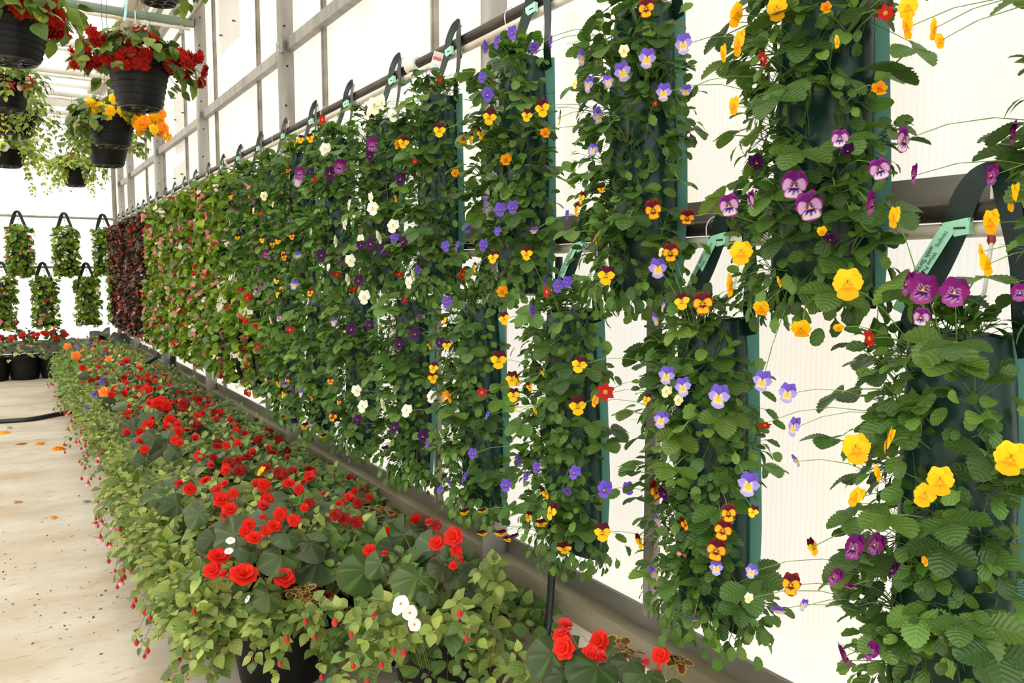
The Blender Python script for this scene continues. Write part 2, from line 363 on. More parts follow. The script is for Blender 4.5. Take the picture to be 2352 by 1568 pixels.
# --- petals
def petal(ang, ln, wd, colf, z0=0, curl=-.12, tilt=0, rows=8, cols=8, pointed=0, off=0.0, notch=0, ruf=0.0, ph=0):
    v=[];f=[];c=[]; nc=cols+1
    for i in range(rows+1):
        t=i/rows
        wdt = (wd*math.sqrt(max(.01,1-((t-.60)/.60)**2)) if t<.6 else wd*math.sqrt(max(.0,1-((t-.6)/.47)**2))) if not pointed else (wd*(math.sin(math.pi*min(1,t**.75*.93+.02))**.9)*(1-.25*t) if 0<t<1 else wd*(.12 if t==0 else .03))
        for j in range(nc):
            u=-1+2*j/cols; x=u*wdt; yy=ln*(t - (0.20*u*u*t**3 if not pointed else 0) - notch*(1-abs(u))*t**4) + off
            z=z0+curl*t*t*ln+ .10*abs(u)*t*wd + ruf*math.sin(u*5+ph)*t*t*ln
            yb, zb = yy*math.cos(tilt)-z*math.sin(tilt), yy*math.sin(tilt)+z*math.cos(tilt)
            ca,sa=math.cos(ang),math.sin(ang); v.append((x*ca-yb*sa, x*sa+yb*ca, zb)); c.append(colf(t,u,j))
    for i in range(rows):
        for j in range(cols): a=i*nc+j; f.append((a,a+1,a+nc+1,a+nc))
    return v,f,[(.5,.5)]*len(v),c
def disc(r, z, col, n=8):
    v=[(0,0,z+r*.6)]+[(r*math.cos(2*math.pi*k/n),r*math.sin(2*math.pi*k/n),z) for k in range(n)]
    return v,[(0,1+k,1+(k+1)%n) for k in range(n)],[(.5,.5)]*(n+1),[col]*(n+1)
def calyx(col=(.10,.22,.04), s=.12, z=-.06):
    P=[]
    for k in range(5): P.append(petal(k*1.257, s*1.4, s*.3, lambda t,u,j: col, z0=z, tilt=.3, rows=2, cols=2, pointed=1))
    v=[];f=[]
    for i,(r,zz) in enumerate(((.012,z-.12),(.05,z-.05),(.06,z))):
        for k in range(6): v.append((r*math.cos(k*1.047),r*math.sin(k*1.047),zz))
    for i in range(2):
        for k in range(6): f.append((i*6+k,i*6+(k+1)%6,(i+1)*6+(k+1)%6,(i+1)*6+k))
    P.append((v,f,[(.5,.5)]*len(v),[col]*len(v))); return P
def mixc(a,b,t): return tuple(a[i]*(1-t)+b[i]*t for i in range(3))
def pansy(top, side, bot, blotch, edge=None, eye=(.9,.55,.02), spread=.40, inner=None, seed=0, big=False):
    rr = random.Random(seed)
    def cf(main, bl, reach, dk=1.0):
        def g(t,u,j):
            if t<.10: return eye
            w_ = reach*(1.0 if j%2==0 else .66)*(1-.75*u*u)
            if bl and t<w_: return bl
            if inner and t<w_+.16 and abs(u)<.9: return inner
            if edge and (t>.86 or abs(u)>.95): return edge
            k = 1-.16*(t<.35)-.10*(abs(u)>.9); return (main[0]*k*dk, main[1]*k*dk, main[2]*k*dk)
        return g
    J = lambda a: rr.uniform(-a,a); b = 1.16 if big else 1.0
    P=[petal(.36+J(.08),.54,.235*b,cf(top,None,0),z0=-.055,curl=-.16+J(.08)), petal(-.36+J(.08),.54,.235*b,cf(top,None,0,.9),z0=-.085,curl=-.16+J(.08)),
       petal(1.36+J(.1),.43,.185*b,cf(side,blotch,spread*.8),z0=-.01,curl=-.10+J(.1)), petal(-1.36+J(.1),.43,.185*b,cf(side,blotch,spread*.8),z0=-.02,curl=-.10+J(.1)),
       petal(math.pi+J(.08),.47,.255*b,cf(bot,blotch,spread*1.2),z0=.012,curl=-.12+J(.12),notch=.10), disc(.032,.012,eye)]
    return merge(P+calyx(),0)
def double(n1, col, col2, ruf=.02, seed=1, layers=4, pointed=0, cup=.0):
    rr=random.Random(seed); P=[]
    for l in range(layers):
        k=max(3,n1-l); ln=.52*(1-l*.2); ti=cup+l*.42+ .02
        for i in range(k):
            cc = mixc(col,col2,rr.random())
            P.append(petal(i*2*math.pi/k+l*.6+rr.uniform(-.15,.15), ln, ln*.62 if not pointed else ln*(.34 if pointed == 1 else .46), (lambda t,u,j,cc=cc: mixc(cc,(cc[0]*1.15,cc[1]*1.5+.01,cc[2]*1.2),t)), z0=l*.03, tilt=ti, curl=-.18+rr.uniform(-.1,.1), rows=5, cols=5, pointed=pointed, ruf=ruf, ph=rr.uniform(0,6)))
    P.append(disc(.05,.12,mixc(col,col2,.5)))
    return merge(P,0)
def flat5(n,col,ctr,wd=.26,seed=0,pointed=0,ln=.5,tilt=.1,notch=.1):
    rr=random.Random(seed)
    return merge([petal(i*2*math.pi/n, ln, wd, (lambda t,u,j: ctr if t<.15 else col), z0=.004*i, tilt=tilt+rr.uniform(-.1,.1), rows=5, cols=4, pointed=pointed, notch=notch) for i in range(n)]+[disc(.07 if pointed==0 else .13,.02,ctr)]+calyx(),0)
def lathe_t(prof, cols, n=9, extra=()):
    v=[];f=[];c=[]
    for (r,z),cc in zip(prof,cols):
        for k in range(n): v.append((r*math.cos(2*math.pi*k/n),r*math.sin(2*math.pi*k/n),z)); c.append(cc)
    for i in range(len(prof)-1):
        for k in range(n): f.append((i*n+k,i*n+(k+1)%n,(i+1)*n+(k+1)%n,(i+1)*n+k))
    return merge([(v,f,[(.5,.5)]*len(v),c)]+list(extra),0)
RD=(.50,.008,.008); RD2=(.68,.016,.014); PK=(.60,.05,.055)
G_=(.16,.25,.05)
def scatter(base, n, sp, s, seed):
    rr=random.Random(seed); P=[]
    for i in range(n):
        M=Matrix.Translation((rr.uniform(-sp,sp),rr.uniform(-sp,sp),rr.uniform(-.08,.12))) @ Euler((rr.uniform(-.7,.7),rr.uniform(-.7,.7),rr.uniform(0,6))).to_matrix().to_4x4() @ Matrix.Scale(s*rr.uniform(.8,1.15),4)
        P.append(([tuple(M@Vector(p)) for p in base.v],base.f,[(.5,.5)]*base.n,[tuple(x) for x in base.shade]))
    return merge(P,0)
Y1=(.95,.60,.012); Y2=(.98,.42,.01); MRN=(.085,.004,.015)
FT = {
 'yel': pansy((.95,.58,.010),(.95,.54,.008),(.95,.45,.006),(.85,.30,.003),spread=.34,big=True),
 'ym':  pansy(MRN,(.98,.58,.012),(.98,.52,.01),(.20,.03,.0),spread=.20),
 'lav': pansy((.16,.09,.55),(.38,.30,.72),(.46,.38,.74),(.95,.55,.02),inner=(.75,.65,.6),spread=.36),
 'vio': pansy((.14,.075,.52),(.16,.085,.56),(.17,.09,.58),(.05,.015,.22),spread=.28),
 'pw':  pansy((.13,.006,.15),(.60,.33,.55),(.72,.58,.68),(.05,.0,.17),edge=(.26,.02,.22),spread=.42,big=True),
 'mag': pansy((.16,.006,.14),(.22,.008,.15),(.30,.05,.24),(.05,.0,.14),inner=(.45,.2,.42),spread=.40,big=True),
 'wht': pansy((.88,.87,.78),(.88,.87,.78),(.90,.88,.76),(.92,.80,.35),spread=.2),
 'crm': pansy((.86,.82,.60),(.86,.80,.50),(.88,.80,.42),(.9,.6,.1),spread=.25),
 'dkp': pansy((.045,.004,.065),(.06,.006,.085),(.07,.006,.10),(.02,.0,.03),spread=.4),
 'brn': pansy((.10,.004,.015),(.95,.42,.01),(.95,.42,.01),(.14,.008,.004),edge=(.24,.015,.01),spread=.36),
 'org': pansy((.85,.30,.01),(.90,.36,.01),(.92,.40,.01),(.5,.12,.0),spread=.3),
 'red': flat5(6,(.42,.012,.012),(.55,.30,.03),wd=.20,pointed=1),
 'pnk': scatter(flat5(4,(.72,.26,.30),(.8,.6,.1),wd=.22,tilt=.3),4,.32,.55,3),
 'wpk': scatter(flat5(4,(.86,.80,.72),(.8,.6,.1),wd=.22,tilt=.3),4,.30,.5,4),
 'rpk': scatter(flat5(4,(.55,.015,.015),(.8,.5,.1),wd=.22,tilt=.3),4,.28,.55,5),
 'beg': double(6,RD,RD2,.02,2,4,cup=.25),
 'bgb': merge([petal(a,.62,.34,lambda t,u,j:mixc(RD,PK,t),z0=0,tilt=1.15,curl=.75,rows=6,cols=6,off=-.16) for a in (0,math.pi)]+[petal(a,.5,.26,lambda t,u,j:mixc(RD,RD2,t),z0=0,tilt=1.0,curl=.6,rows=5,cols=5,off=-.08) for a in (1.57,-1.57)]),
 'dbl': double(9,(.26,.008,.012),(.40,.012,.014),.10,5,4,cup=.15),
 'pen': double(8,(.33,.006,.008),(.50,.012,.012),.10,8,3,pointed=2,cup=-.45),
 'pey': double(6,(.95,.48,.02),(.98,.62,.03),.06,9,3,cup=-.35),
 'peo': double(6,(.92,.30,.015),(.95,.42,.02),.06,10,3,cup=-.35),
 'imp': flat5(5,(.88,.87,.86),(.75,.25,.05),wd=.28),
 'blu': scatter(flat5(5,(.17,.13,.62),(.7,.6,.5),wd=.2),5,.3,.5,6),
 'slm': double(5,(.85,.22,.05),(.9,.32,.08),.05,12,3,cup=.3),
 'bud': lathe_t([(.03,.62),(.03,.42),(.09,.36),(.09,.28),(.22,.12),(.28,-.08),(.20,-.28),(.02,-.46)],[G_,G_,G_,(.6,.05,.04),(.6,.035,.035),(.58,.05,.05),(.66,.15,.13),(.7,.2,.15)],9),
 'fuc': lathe_t([(.03,.62),(.03,.42),(.09,.36),(.10,.25),(.16,.1),(.26,-.2),(.30,-.4),(.05,-.42)],[G_,G_,G_,(.6,.03,.04),(.6,.03,.04),(.80,.62,.60),(.85,.68,.66),(.6,.1,.1)],9,
        [petal(k*1.571+.3,.55,.13,lambda t,u,j:(.62,.04,.05),z0=.1,tilt=-.35,curl=.35,rows=4,cols=2,pointed=1) for k in range(4)]),
}
FNAME = {'yel':'pansy_flower','ym':'pansy_flower','lav':'pansy_flower','vio':'pansy_flower','pw':'pansy_flower','mag':'pansy_flower','wht':'pansy_flower','crm':'pansy_flower','dkp':'pansy_flower','brn':'pansy_flower','org':'pansy_flower',
 'red':'strawberry_flower','pnk':'begonia_blossom','wpk':'begonia_blossom','rpk':'begonia_blossom','beg':'begonia_flower','bgb':'begonia_bud','dbl':'double_flower','pen':'begonia_flower','pey':'begonia_flower','peo':'begonia_flower',
 'imp':'impatiens_flower','blu':'blue_flower','slm':'begonia_flower','bud':'fuchsia_bud','fuc':'fuchsia_flower'}
FLAB = {'yel':'yellow pansy','ym':'yellow viola with maroon upper petals','lav':'lavender viola with yellow lip','vio':'violet-blue viola','pw':'purple and white pansy','mag':'magenta pansy','wht':'white pansy','crm':'cream viola','dkp':'dark purple pansy',
 'brn':'mahogany and orange viola','org':'orange viola','red':'red strawberry flower','pnk':'pink blossom','wpk':'white blossom','rpk':'red blossom','blu':'blue-violet blossom','slm':'orange-salmon blossom','pey':'yellow-orange begonia flower','peo':'orange begonia flower','dbl':'crimson double flower'}
FMESH = {}
for k, t in FT.items():
    B = Batch(); B.add(t, Matrix.Identity(4)); FMESH[k] = B.mesh(FNAME[k], [M_petal])
def flower(kind, pos, nrm, size, parent, up=(0,0,1), roll=0.0, inv=None):
    """one flower, its face along nrm; pos is in the parent's local space"""
    o = bpy.data.objects.new(FNAME[kind], FMESH[kind]); link(o, parent)
    n = Vector(nrm).normalized(); y = Vector(up); y = (y-n*y.dot(n))
    if y.length < .05: y = n.orthogonal()
    y.normalize(); x = y.cross(n)
    M = Matrix(((x.x,y.x,n.x,0),(x.y,y.y,n.y,0),(x.z,y.z,n.z,0),(0,0,0,1))) @ Matrix.Rotation(roll,4,'Z')
    o.matrix_local = Matrix.Translation(pos) @ M @ Matrix.Scale(size,4)
    if kind in FLAB: o['label'] = FLAB[kind]
    return o
STEMC=(.20,.30,.07)
GREENS = [(.050,.125,.022),(.065,.155,.028),(.085,.19,.035),(.042,.105,.022),(.10,.22,.04)]
def leafcol(pal, j=.18):
    c = rnd.choice(pal); k = U(1-j,1+j)*(1.4 if R() < .14 else 1); return (c[0]*k*U(1.02,1.28), c[1]*k, c[2]*k*U(.75,.95))

# ------------------------------------------------------------------ the setting
tn = [0]
def trim(mb, m, **k):
    tn[0] += 1; o = mb.build('trim_%d' % tn[0], m, smooth=k.get('smooth', False)); o['kind'] = 'structure'; return o
def struct(name, mb, m): o = mb.build(name, m, smooth=False); o['kind'] = 'structure'; return o
X0, X1, Y0 = -7.0, WX, -2.0
struct('floor', MB().box(((X0+1.6)/2, (Y0+YB+.1)/2, -.05), (1.6-X0, YB+.1-Y0, .1)), M_floor)
struct('wall_right', MB().box((WX+.008, (Y0+YB)/2, (.44+4.1)/2), (.016, YB-Y0, 4.1-.44)), M_poly)
struct('wall_back', MB().box(((X0+X1)/2, YB+.008, (.46+5.6)/2), (X1-X0, .016, 5.6-.46)), M_polyb)
def slope_panel(xa, za, xb, zb, th=.02):
    return MB().add([(xa,Y0,za),(xb,Y0,zb),(xb,YB+.05,zb),(xa,YB+.05,za),(xa,Y0,za+th),(xb,Y0,zb+th),(xb,YB+.05,zb+th),(xa,YB+.05,za+th)], [(0,1,2,3),(7,6,5,4),(0,4,5,1),(1,5,6,2),(2,6,7,3),(3,7,4,0)])
struct('ceiling', slope_panel(1.5, 4.02, -2.6, 5.45), M_roof)
struct('ceiling_far', slope_panel(-2.6, 5.45, X0, 4.0), M_roof)
struct('baseboard_right', MB().box((WX-.012, (Y0+YB)/2, .185), (.024, YB-Y0, .37)), M_kick)
bb = MB()
for i in range(3): bb.box(((X0+X1)/2, YB-.02, .075+.15*i), (X1-X0, .03, .144))
struct('baseboard_back', bb, M_plank)
# sill along the side wall: flashing, ledge and beam face
trim(MB().box((WX-.008, (Y0+YB)/2, .447), (.012, YB-Y0, .055)), M_flash)
trim(MB().box((WX-.035, (Y0+YB)/2, .385), (.065, YB-Y0, .07)), M_sill)
trim(MB().box(((X0+X1)/2, YB-.03, .46), (X1-X0, .05, .035)), M_plank)
# posts: rolled steel, rounded, with bolt holes
PY = [2.26-2.28, 2.26, 4.54, 6.82, 9.10, 11.38]
def post(y, w=.088, d=.055, x=1.378):
    m = MB(); n = 20; ring = []
    for k in range(n):
        a = 2*math.pi*k/n; c, s_ = math.cos(a), math.sin(a); q = 3.2
        ring.append((x+math.copysign(abs(c)**(2/q), c)*w/2, y+math.copysign(abs(s_)**(2/q), s_)*d/2))
    m.add([(a,b,0) for a,b in ring]+[(a,b,4.0) for a,b in ring], [(i,(i+1)%n,n+(i+1)%n,n+i) for i in range(n)]+[tuple(range(n-1,-1,-1)), tuple(range(n,2*n))])
    o = m.build('trim_post', M_steel); o['kind'] = 'structure'
    h = MB()
    for i in range(9):
        z = 1.9+.22*i
        h.box((x-.012+.012*(i%2), y-d/2-.0006, z), (.011,.0016,.011))
    h.build('bolt_hole', M_black, o)
    return o
for y in PY: post(y)
post(12.50, w=.08, d=.08, x=1.385)
trim(MB().box((1.30, 12.575, 2.0), (.055,.05,4.0)), M_girt)
# girts in each bay, slightly off level, on bolted plates
for i in range(len(PY)):
    ya = PY[i]+.03; yb = (PY[i+1] if i+1 < len(PY) else 12.5)-.03
    for z in (1.520, 2.665, 3.80):
        dz = .012 if z > 2 else 0
        m = MB().strip([(1.395, ya, z-dz), (1.395, yb, z+dz)], (1,0,0), .045, .062); o = trim(m, M_girt if z < 2 else M_steel)
        for yy, sgn in ((ya, 1), (yb, -1)):
            pl = MB().box((1.345, yy+sgn*(-.01), z), (.008,.075,.075)); pl.build('girt_plate', M_steel, o)
            b = MB(); b.lathe([(0,.006),(.006,.005),(.008,0)], (0,0,0), 8)
            for q in ((-.018),(.018)): bo = MB().lathe([(.0,.007),(.006,.005),(.008,0)], (0,0,0), 8).build('bolt', M_white, o); bo.matrix_local = Matrix.Translation((1.341, yy+sgn*(-.02), z+q)) @ Matrix.Rotation(-math.pi/2, 4, 'Y')
# mullions where the sheets meet
for k in range(-1, 10):
    y = 1.52+1.245*k; wd = .034 if k != 0 else .040
    m = MB().box((WX-.010, y, 2.26), (.018, wd, 3.6)); m.box((WX-.022, y, 2.26), (.008, wd*.35, 3.6)); trim(m, M_girt)
# faint repair patches of thicker sheet with their fixings, high on the wall
for (ya, yb, za, zb) in ((5.75, 6.35, 3.05, 3.9), (7.75, 8.35, 2.55, 3.2), (7.9, 8.5, 1.9, 2.45)):
    p = struct('wall_patch', MB().box((WX-.004, (ya+yb)/2, (za+zb)/2), (.006, yb-ya, zb-za)), M_roof)
    for yy in (ya+.1, yb-.1):
        for zz in (za+.12, (za+zb)/2, zb-.12): MB().tube([(WX, yy, zz), (WX-.03, yy, zz)], .006, 6).build('fixing', M_wire, p)
# roof edge
trim(MB().box((1.10, (YB+Y0)/2, 3.93), (.16, YB-Y0, .05)).box((1.19, (YB+Y0)/2, 3.90), (.02, YB-Y0, .12)), M_gutter)
trim(MB().box((1.335, (YB+Y0)/2, 3.97), (.05, YB-Y0, .09)), M_gutter)
trim(MB().tube([(1.31, 0, 3.43), (1.31, 12.5, 3.43)], .016, 8), M_girt, smooth=True)
for y in (2.9, 4.2, 6.82, 8.0, 9.1, 10.2, 11.38):
    m = MB().tube([(-5, y, 3.39), (1.33, y, 3.39)], .034 if y in (6.82,) else .028, 10)
    o = trim(m, M_green if y == 6.82 else M_pale, smooth=True)
    pv = MB().tube([(-5, y-.02, 3.335), (1.30, y-.02, 3.335)], .012, 8).build('feed_line', M_pvc, o)
    if y == 6.82:
        for xx in (-.6, -.1, .4, .9): MB().tube([(xx+.04*math.cos(t)*0, y+.042*math.cos(t)-.005, 3.365+.05*math.sin(t)) for t in [k*.6 for k in range(11)]], .004, 5).build('tie', M_white, o)
trim(MB().tube([(1.24, 6.82, 3.9), (1.24, 6.82, 3.3)], .02, 8), M_steel, smooth=True)
for z, h in ((3.74, .10), (3.98, .03), (4.5, .04)): trim(MB().box(((X0+X1)/2, YB-.03, z), (X1-X0, .05, h)), M_pale)
for y in [k*1.14+.6 for k in range(11)]:
    trim(MB().strip([(1.4, y, 4.02), (-2.6, y, 5.42)], (0,1,0), .03, .03), M_roof)

# ------------------------------------------------------------------ pipes the pouches hang from
def pipe(z, lbl, rowname, near_label):
    t = empty('hanging_pipe', (PX, Y0, z)); tagp(t, lbl, 'pipe')
    L_ = 12.42-Y0
    MB().tube([(0,0,0),(0,L_,0)], .0165, 14).build('steel_tube', M_rust, t)
    for y in [2.72+3.0*k for k in range(4)]:
        MB().tube([(0,y-Y0-.035,0),(0,y-Y0+.035,0)], .0225, 14).tube([(0,y-Y0-.04,0),(0,y-Y0-.03,0)], .025, 14).tube([(0,y-Y0+.03,0),(0,y-Y0+.04,0)], .025, 14).build('coupling', M_pvc, t)
    g = empty('irrigation_pipe', (PX, Y0, z-.031)); tagp(g, near_label, 'pipe')
    MB().tube([(0,0,0),(0,L_,0)], .0125, 12).build('pvc_tube', M_pvc, g)
    for k in range(14):
        y = 1.22+.83*k-Y0
        MB().tube([(.0+.0215*math.cos(a), y+.002*math.sin(a*3), .018+.037*math.sin(a)) for a in [i*2*math.pi/16 for i in range(17)]], .0016, 5).build('wire_tie', M_white, g)
pipe(ZU, 'dark steel pipe running the wall above the upper row of pouches', 'upper', 'cream plastic watering pipe tied beneath the upper dark steel pipe')
pipe(ZL, 'dark rusty steel pipe running the wall between the two rows of pouches', 'lower', 'cream plastic watering pipe tied beneath the lower rusty steel pipe')
for z, n_ in ((ZU, 'upper'), (ZL, 'lower')):
    t = empty('back_rail', (-4, 12.35, z)); tagp(t, 'thin %s rail across the white back wall holding pouches' % n_, 'pipe')
    MB().tube([(0,0,0),(5.28,0,0)], .016, 10).build('steel_tube', M_steel, t)
    for xx in (.02, 5.26): MB().tube([(xx,0,0),(xx,.26,0)], .012, 8).build('bracket', M_steel, t)

# ------------------------------------------------------------------ hanging pouches
BXC = -.085                                   # body centre, off the pipe toward the aisle
def pouch_mesh(seed, wide):
    rr = random.Random(seed); m = MB(); n = 30
    prof = [(-.235,.046,.070),(-.195,.050,.074),(-.26,.055,.080),(-.36,.060,.084),(-.50,.062,.086+wide*.3),(-.64,.062,.088+wide*.6),(-.75,.056,.090+wide),(-.81,.034,.094+wide),(-.835,.010,.096+wide)]
    vs = []; fs = []
    for i, (z, rx, ry) in enumerate(prof):
        for k in range(n):
            a = 2*math.pi*k/n; wob = 1+.03*math.sin(a*3+i*1.3+seed)+.02*math.sin(a*7+i*2.1)
            vs.append((BXC+rx*math.cos(a)*wob, ry*math.sin(a)*wob, z+.004*math.sin(a*2+seed)))
    for i in range(len(prof)-1):
        for k in range(n): fs.append((i*n+k, i*n+(k+1)%n, (i+1)*n+(k+1)%n, (i+1)*n+k))
    fs.append(tuple((len(prof)-1)*n+k for k in range(n)))
    m.add(vs, fs); return m.build('pouch', M_bag, data_only=True)
def seam_mesh(s, wide, seed):
    rr = random.Random(seed*3+s); rows = 12; vs = []; fs = []
    for i in range(rows+1):
        t = i/rows; z = -.19-.645*t; ry = .074+.016*t+wide*t; wv = .002*math.sin(t*9+seed)
        y0 = s*(ry*(.70 if t < .85 else .8)); y1 = s*(ry+.012); x = BXC+.030*(1-.8*max(0,t-.7)/.3)
        vs += [(x+wv-.002, y0, z), (x+wv*.4+.012, y1, z), (x+wv*.4+.0135, y1, z), (x+wv+.002, y0, z)]
    for i in range(rows):
        for k in range(4): fs.append((i*4+k,i*4+(k+1)%4,(i+1)*4+(k+1)%4,(i+1)*4+k))
    fs += [(0,1,2,3),(rows*4+3,rows*4+2,rows*4+1,rows*4)]
    return MB().add(vs, fs).build('side_seam', M_flange, data_only=True)
def strap_mesh(seed):
    rr = random.Random(seed); j = rr.uniform(-.006,.006); pts = []
    for y, z, x in ((.093,-.225,BXC+.02),(.086,-.17,-.062),(.066,-.09,-.038),(.048,-.03,-.026),(.036,.015,-.022),(.024,.045,-.014),(.010,.058,-.006),(-.004,.058,-.006),(-.016,.045,-.014),(-.028,.015,-.022),(-.040,-.03,-.026),(-.058,-.09,-.038),(-.078,-.17,-.062),(-.089,-.225,BXC+.02)):
        pts.append(Vector((x, y+j*(1 if z > -.1 else 0), z)))
    W0 = [.036,.038,.041,.044,.042,.036,.032,.032,.036,.036,.034,.033,.032,.030]; q = []; W = []
    for i in range(len(pts)-1):
        a = pts[max(0,i-1)]; b = pts[i]; c = pts[i+1]; d = pts[min(len(pts)-1,i+2)]
        for k in range(3):
            t = k/3; q.append(.5*((2*b)+(-a+c)*t+(2*a-5*b+4*c-d)*t*t+(-a+3*b-3*c+d)*t**3)); W.append(W0[i]*(1-t)+W0[i+1]*t)
    q.append(pts[-1]); W.append(W0[-1]); pts = q; wd = []
    for i in range(len(pts)):
        t = (pts[min(i+1,len(pts)-1)]-pts[max(i-1,0)]).normalized(); wd.append(t.cross(Vector((1,0,.25))))
    return MB().strip(pts, wd, W, .0016).build('strap', M_strap, data_only=True)
POUCH = [pouch_mesh(i, .004*(i%3)) for i in range(6)]; SEAM = {(i, s): seam_mesh(s, .004*(i%3), i) for i in range(6) for s in (-1, 1)}; STRAP = [strap_mesh(i) for i in range(4)]
HOOK = MB().tube([(0,0,.012),(0,0,.05)], .0028, 6).lathe([(0,.056),(.006,.055),(.007,.050),(.0,.049)], n=8).build('hook_screw', M_white, data_only=True)
DRIP = MB().tube([(-.004,-.004,-.05),(-.03,-.008,-.13),(-.075,.002,-.205)], .0032, 6).build('drip_tube', M_white, data_only=True)
EMIT = MB().lathe([(0,0),(.006,-.002),(.007,-.010),(.004,-.016),(0,-.016)], (-.003,-.003,-.040), 8).build('emitter', M_red, data_only=True)
SOIL = MB().lathe([(0,-.212),(.9,-.214),(1.0,-.222)], n=20).build('soil', M_soil, data_only=True)
for v in SOIL.vertices: v.co.x = BXC+v.co.x*.048; v.co.y *= .070
def text_obj(txt, size, parent, mw):
    cu = bpy.data.curves.new('lettering', 'FONT'); cu.body = txt; cu.size = size; cu.align_x = 'LEFT'; cu.align_y = 'CENTER'
    tmp = bpy.data.objects.new('lettering', cu); C.objects.link(tmp); bpy.context.view_layer.update()
    me = bpy.data.meshes.new_from_object(tmp.evaluated_get(bpy.context.evaluated_depsgraph_get())); bpy.data.objects.remove(tmp)
    me.materials.clear(); me.materials.append(M_ink); o = link(bpy.data.objects.new('lettering', me), parent); o.matrix_local = mw; return o
def tag_band(t, long=0, picture=False, y=.040, z=-.028):
    # mint band round the far strap, with its locking slot; the long tail carries the printing
    x = -.0275
    m = MB(); m.strip([(x,y+.021,z-.003),(x,y-.021,z+.003)], (0,0,1), .026, .0012); m.strip([(x+.010,y-.021,z+.003),(x+.010,y+.021,z-.003)], (0,0,1), .026, .0012)
    m.strip([(x-.0006,y-.021,z+.003),(x+.0106,y-.021,z+.003)],(0,0,1),.026,.001); m.strip([(x-.0006,y+.021,z-.003),(x+.0106,y+.021,z-.003)],(0,0,1),.026,.001)
    b = m.build('care_tag', M_tag, t, smooth=False)
    MB().box((x-.0012, y-.006, z), (.0006,.019,.0035)).build('slot', M_ink, b)
    if long:
        a = Vector((x-.002, y+.012, z)); e = Vector((x-.022, y+.012+long*.50, z-long)); 
        wdv = (e-a).normalized().cross(Vector((1,0,0)))
        MB().strip([a, a.lerp(e,.5)+Vector((-.004,0,0)), e], wdv, .024, .0010).build('tag_tail', M_tag, b)
        d = (e-a).normalized(); n = Vector((-1,0,0)); n = (n-d*n.dot(d)).normalized(); upv = n.cross(d)
        def T(s_, o_): p = a+d*s_+upv*o_+n*.0052; return Matrix(((d.x,upv.x,n.x,p.x),(d.y,upv.y,n.y,p.y),(d.z,upv.z,n.z,p.z),(0,0,0,1)))
        text_obj('Hanging', .0085, b, T(.004, .003))
        text_obj('Wave Pansy', .0095, b, T(long*.30, .0052)); text_obj('with Strawberry', .0115, b, T(long*.25, -.0042))
        for k in range(4): MB().box((0,0,0), (.011,.0010+.0006*(k%2),.0004)).build('bar_print', M_ink, b).matrix_local = T(long*.88+.003*k, 0) @ Matrix.Rotation(math.pi/2,4,'Z')
    if picture:
        a = Vector((x-.030, y+.006, z-.004)); e = a+Vector((-.050,-.010,-.150)); wdv = Vector((.91,-.42,0))
        cols = [(.55,.50,.44),(.45,.10,.07),(.75,.70,.66),(.62,.62,.72),(.30,.22,.55),(.78,.72,.72),(.60,.60,.70),(.75,.33,.05),(.88,.42,.03),(.60,.58,.56)]
        lab = MB().strip([a, e], wdv, .033, .001).build('picture_label', mat('label_card', (.75,.68,.62), .35), b)
        lab['label'] = 'printed picture label with purple and orange panels'
        for i, cc in enumerate(cols):
            p0 = a.lerp(e, (i+.12)/len(cols)); p1 = a.lerp(e, (i+.88)/len(cols)); off = Vector((-.0006,-.0013,0))
            MB().strip([p0+off, p1+off], wdv, .028, .0006).build('print_panel', mat('print_ink', cc, .4), b, smooth=False)

def surf(a, z, off=0, ry=.084, rx=.060):
    n = Vector((-math.cos(a), math.sin(a)*.9, 0)).normalized()
    return Vector((BXC-rx*math.cos(a), ry*math.sin(a), z)) + n*off, n
PAL_S = [(.036,.092,.018),(.048,.118,.022),(.070,.155,.030),(.030,.078,.016),(.092,.19,.035)]
PAL_V = [(.045,.118,.020),(.064,.155,.026),(.095,.20,.036),(.036,.094,.018)]
PAL_WX = [(.11,.225,.022),(.17,.30,.028),(.25,.40,.045),(.070,.15,.022),(.13,.26,.03)]
PAL_BR = [(.050,.022,.015),(.075,.032,.020),(.035,.020,.016),(.10,.045,.022),(.05,.038,.020)]
def viola_clump(B, base, n, k, rad, lod, down=0.0):
    for _ in range(k):
        d = (n*U(.2,1.0)+Vector((0,0,U(-.5,.8)-down))+rv(.75)).normalized(); r = rad*U(.35,1.1); p = base+d*r
        if p.x > -.028: p.x = -.028-R()*.01
        stem(B, base+rv(.008), p, .0009, (.11,.19,.045)) if lod == 0 and R() < .45 else None
        yd = (d+rv(.5)+Vector((0,0,-.2-down))).normalized(); nn = (n*.75+Vector((0,0,.8))+rv(.55))
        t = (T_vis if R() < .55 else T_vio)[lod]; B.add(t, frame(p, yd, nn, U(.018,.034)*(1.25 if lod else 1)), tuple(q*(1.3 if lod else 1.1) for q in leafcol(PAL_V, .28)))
def straw_crown(B, base, n, k, lod):
    for _ in range(k):
        d = (n*U(.5,1.0)+Vector((0,0,U(-.15,.85)))+rv(.55)).normalized(); l = U(.045,.115); p = base+d*l
        if p.x > -.030: p.x = -.030
        cstem(B, base, p, .0019, (.20,.30,.06), .12, 3 if lod == 0 else 1)
        hd = Vector((d.x, d.y, 0)); hd = hd.normalized() if hd.length > .1 else n
        yd = (hd+Vector((0,0,U(-.75,.15)))).normalized(); nn = Vector((0,0,1))+n*U(.3,.9)+rv(.35)
        B.add(T_tri[lod], frame(p, yd, nn, U(.036,.056)), tuple(q*(1.35 if lod else 1.08) for q in leafcol(PAL_S, .25)))
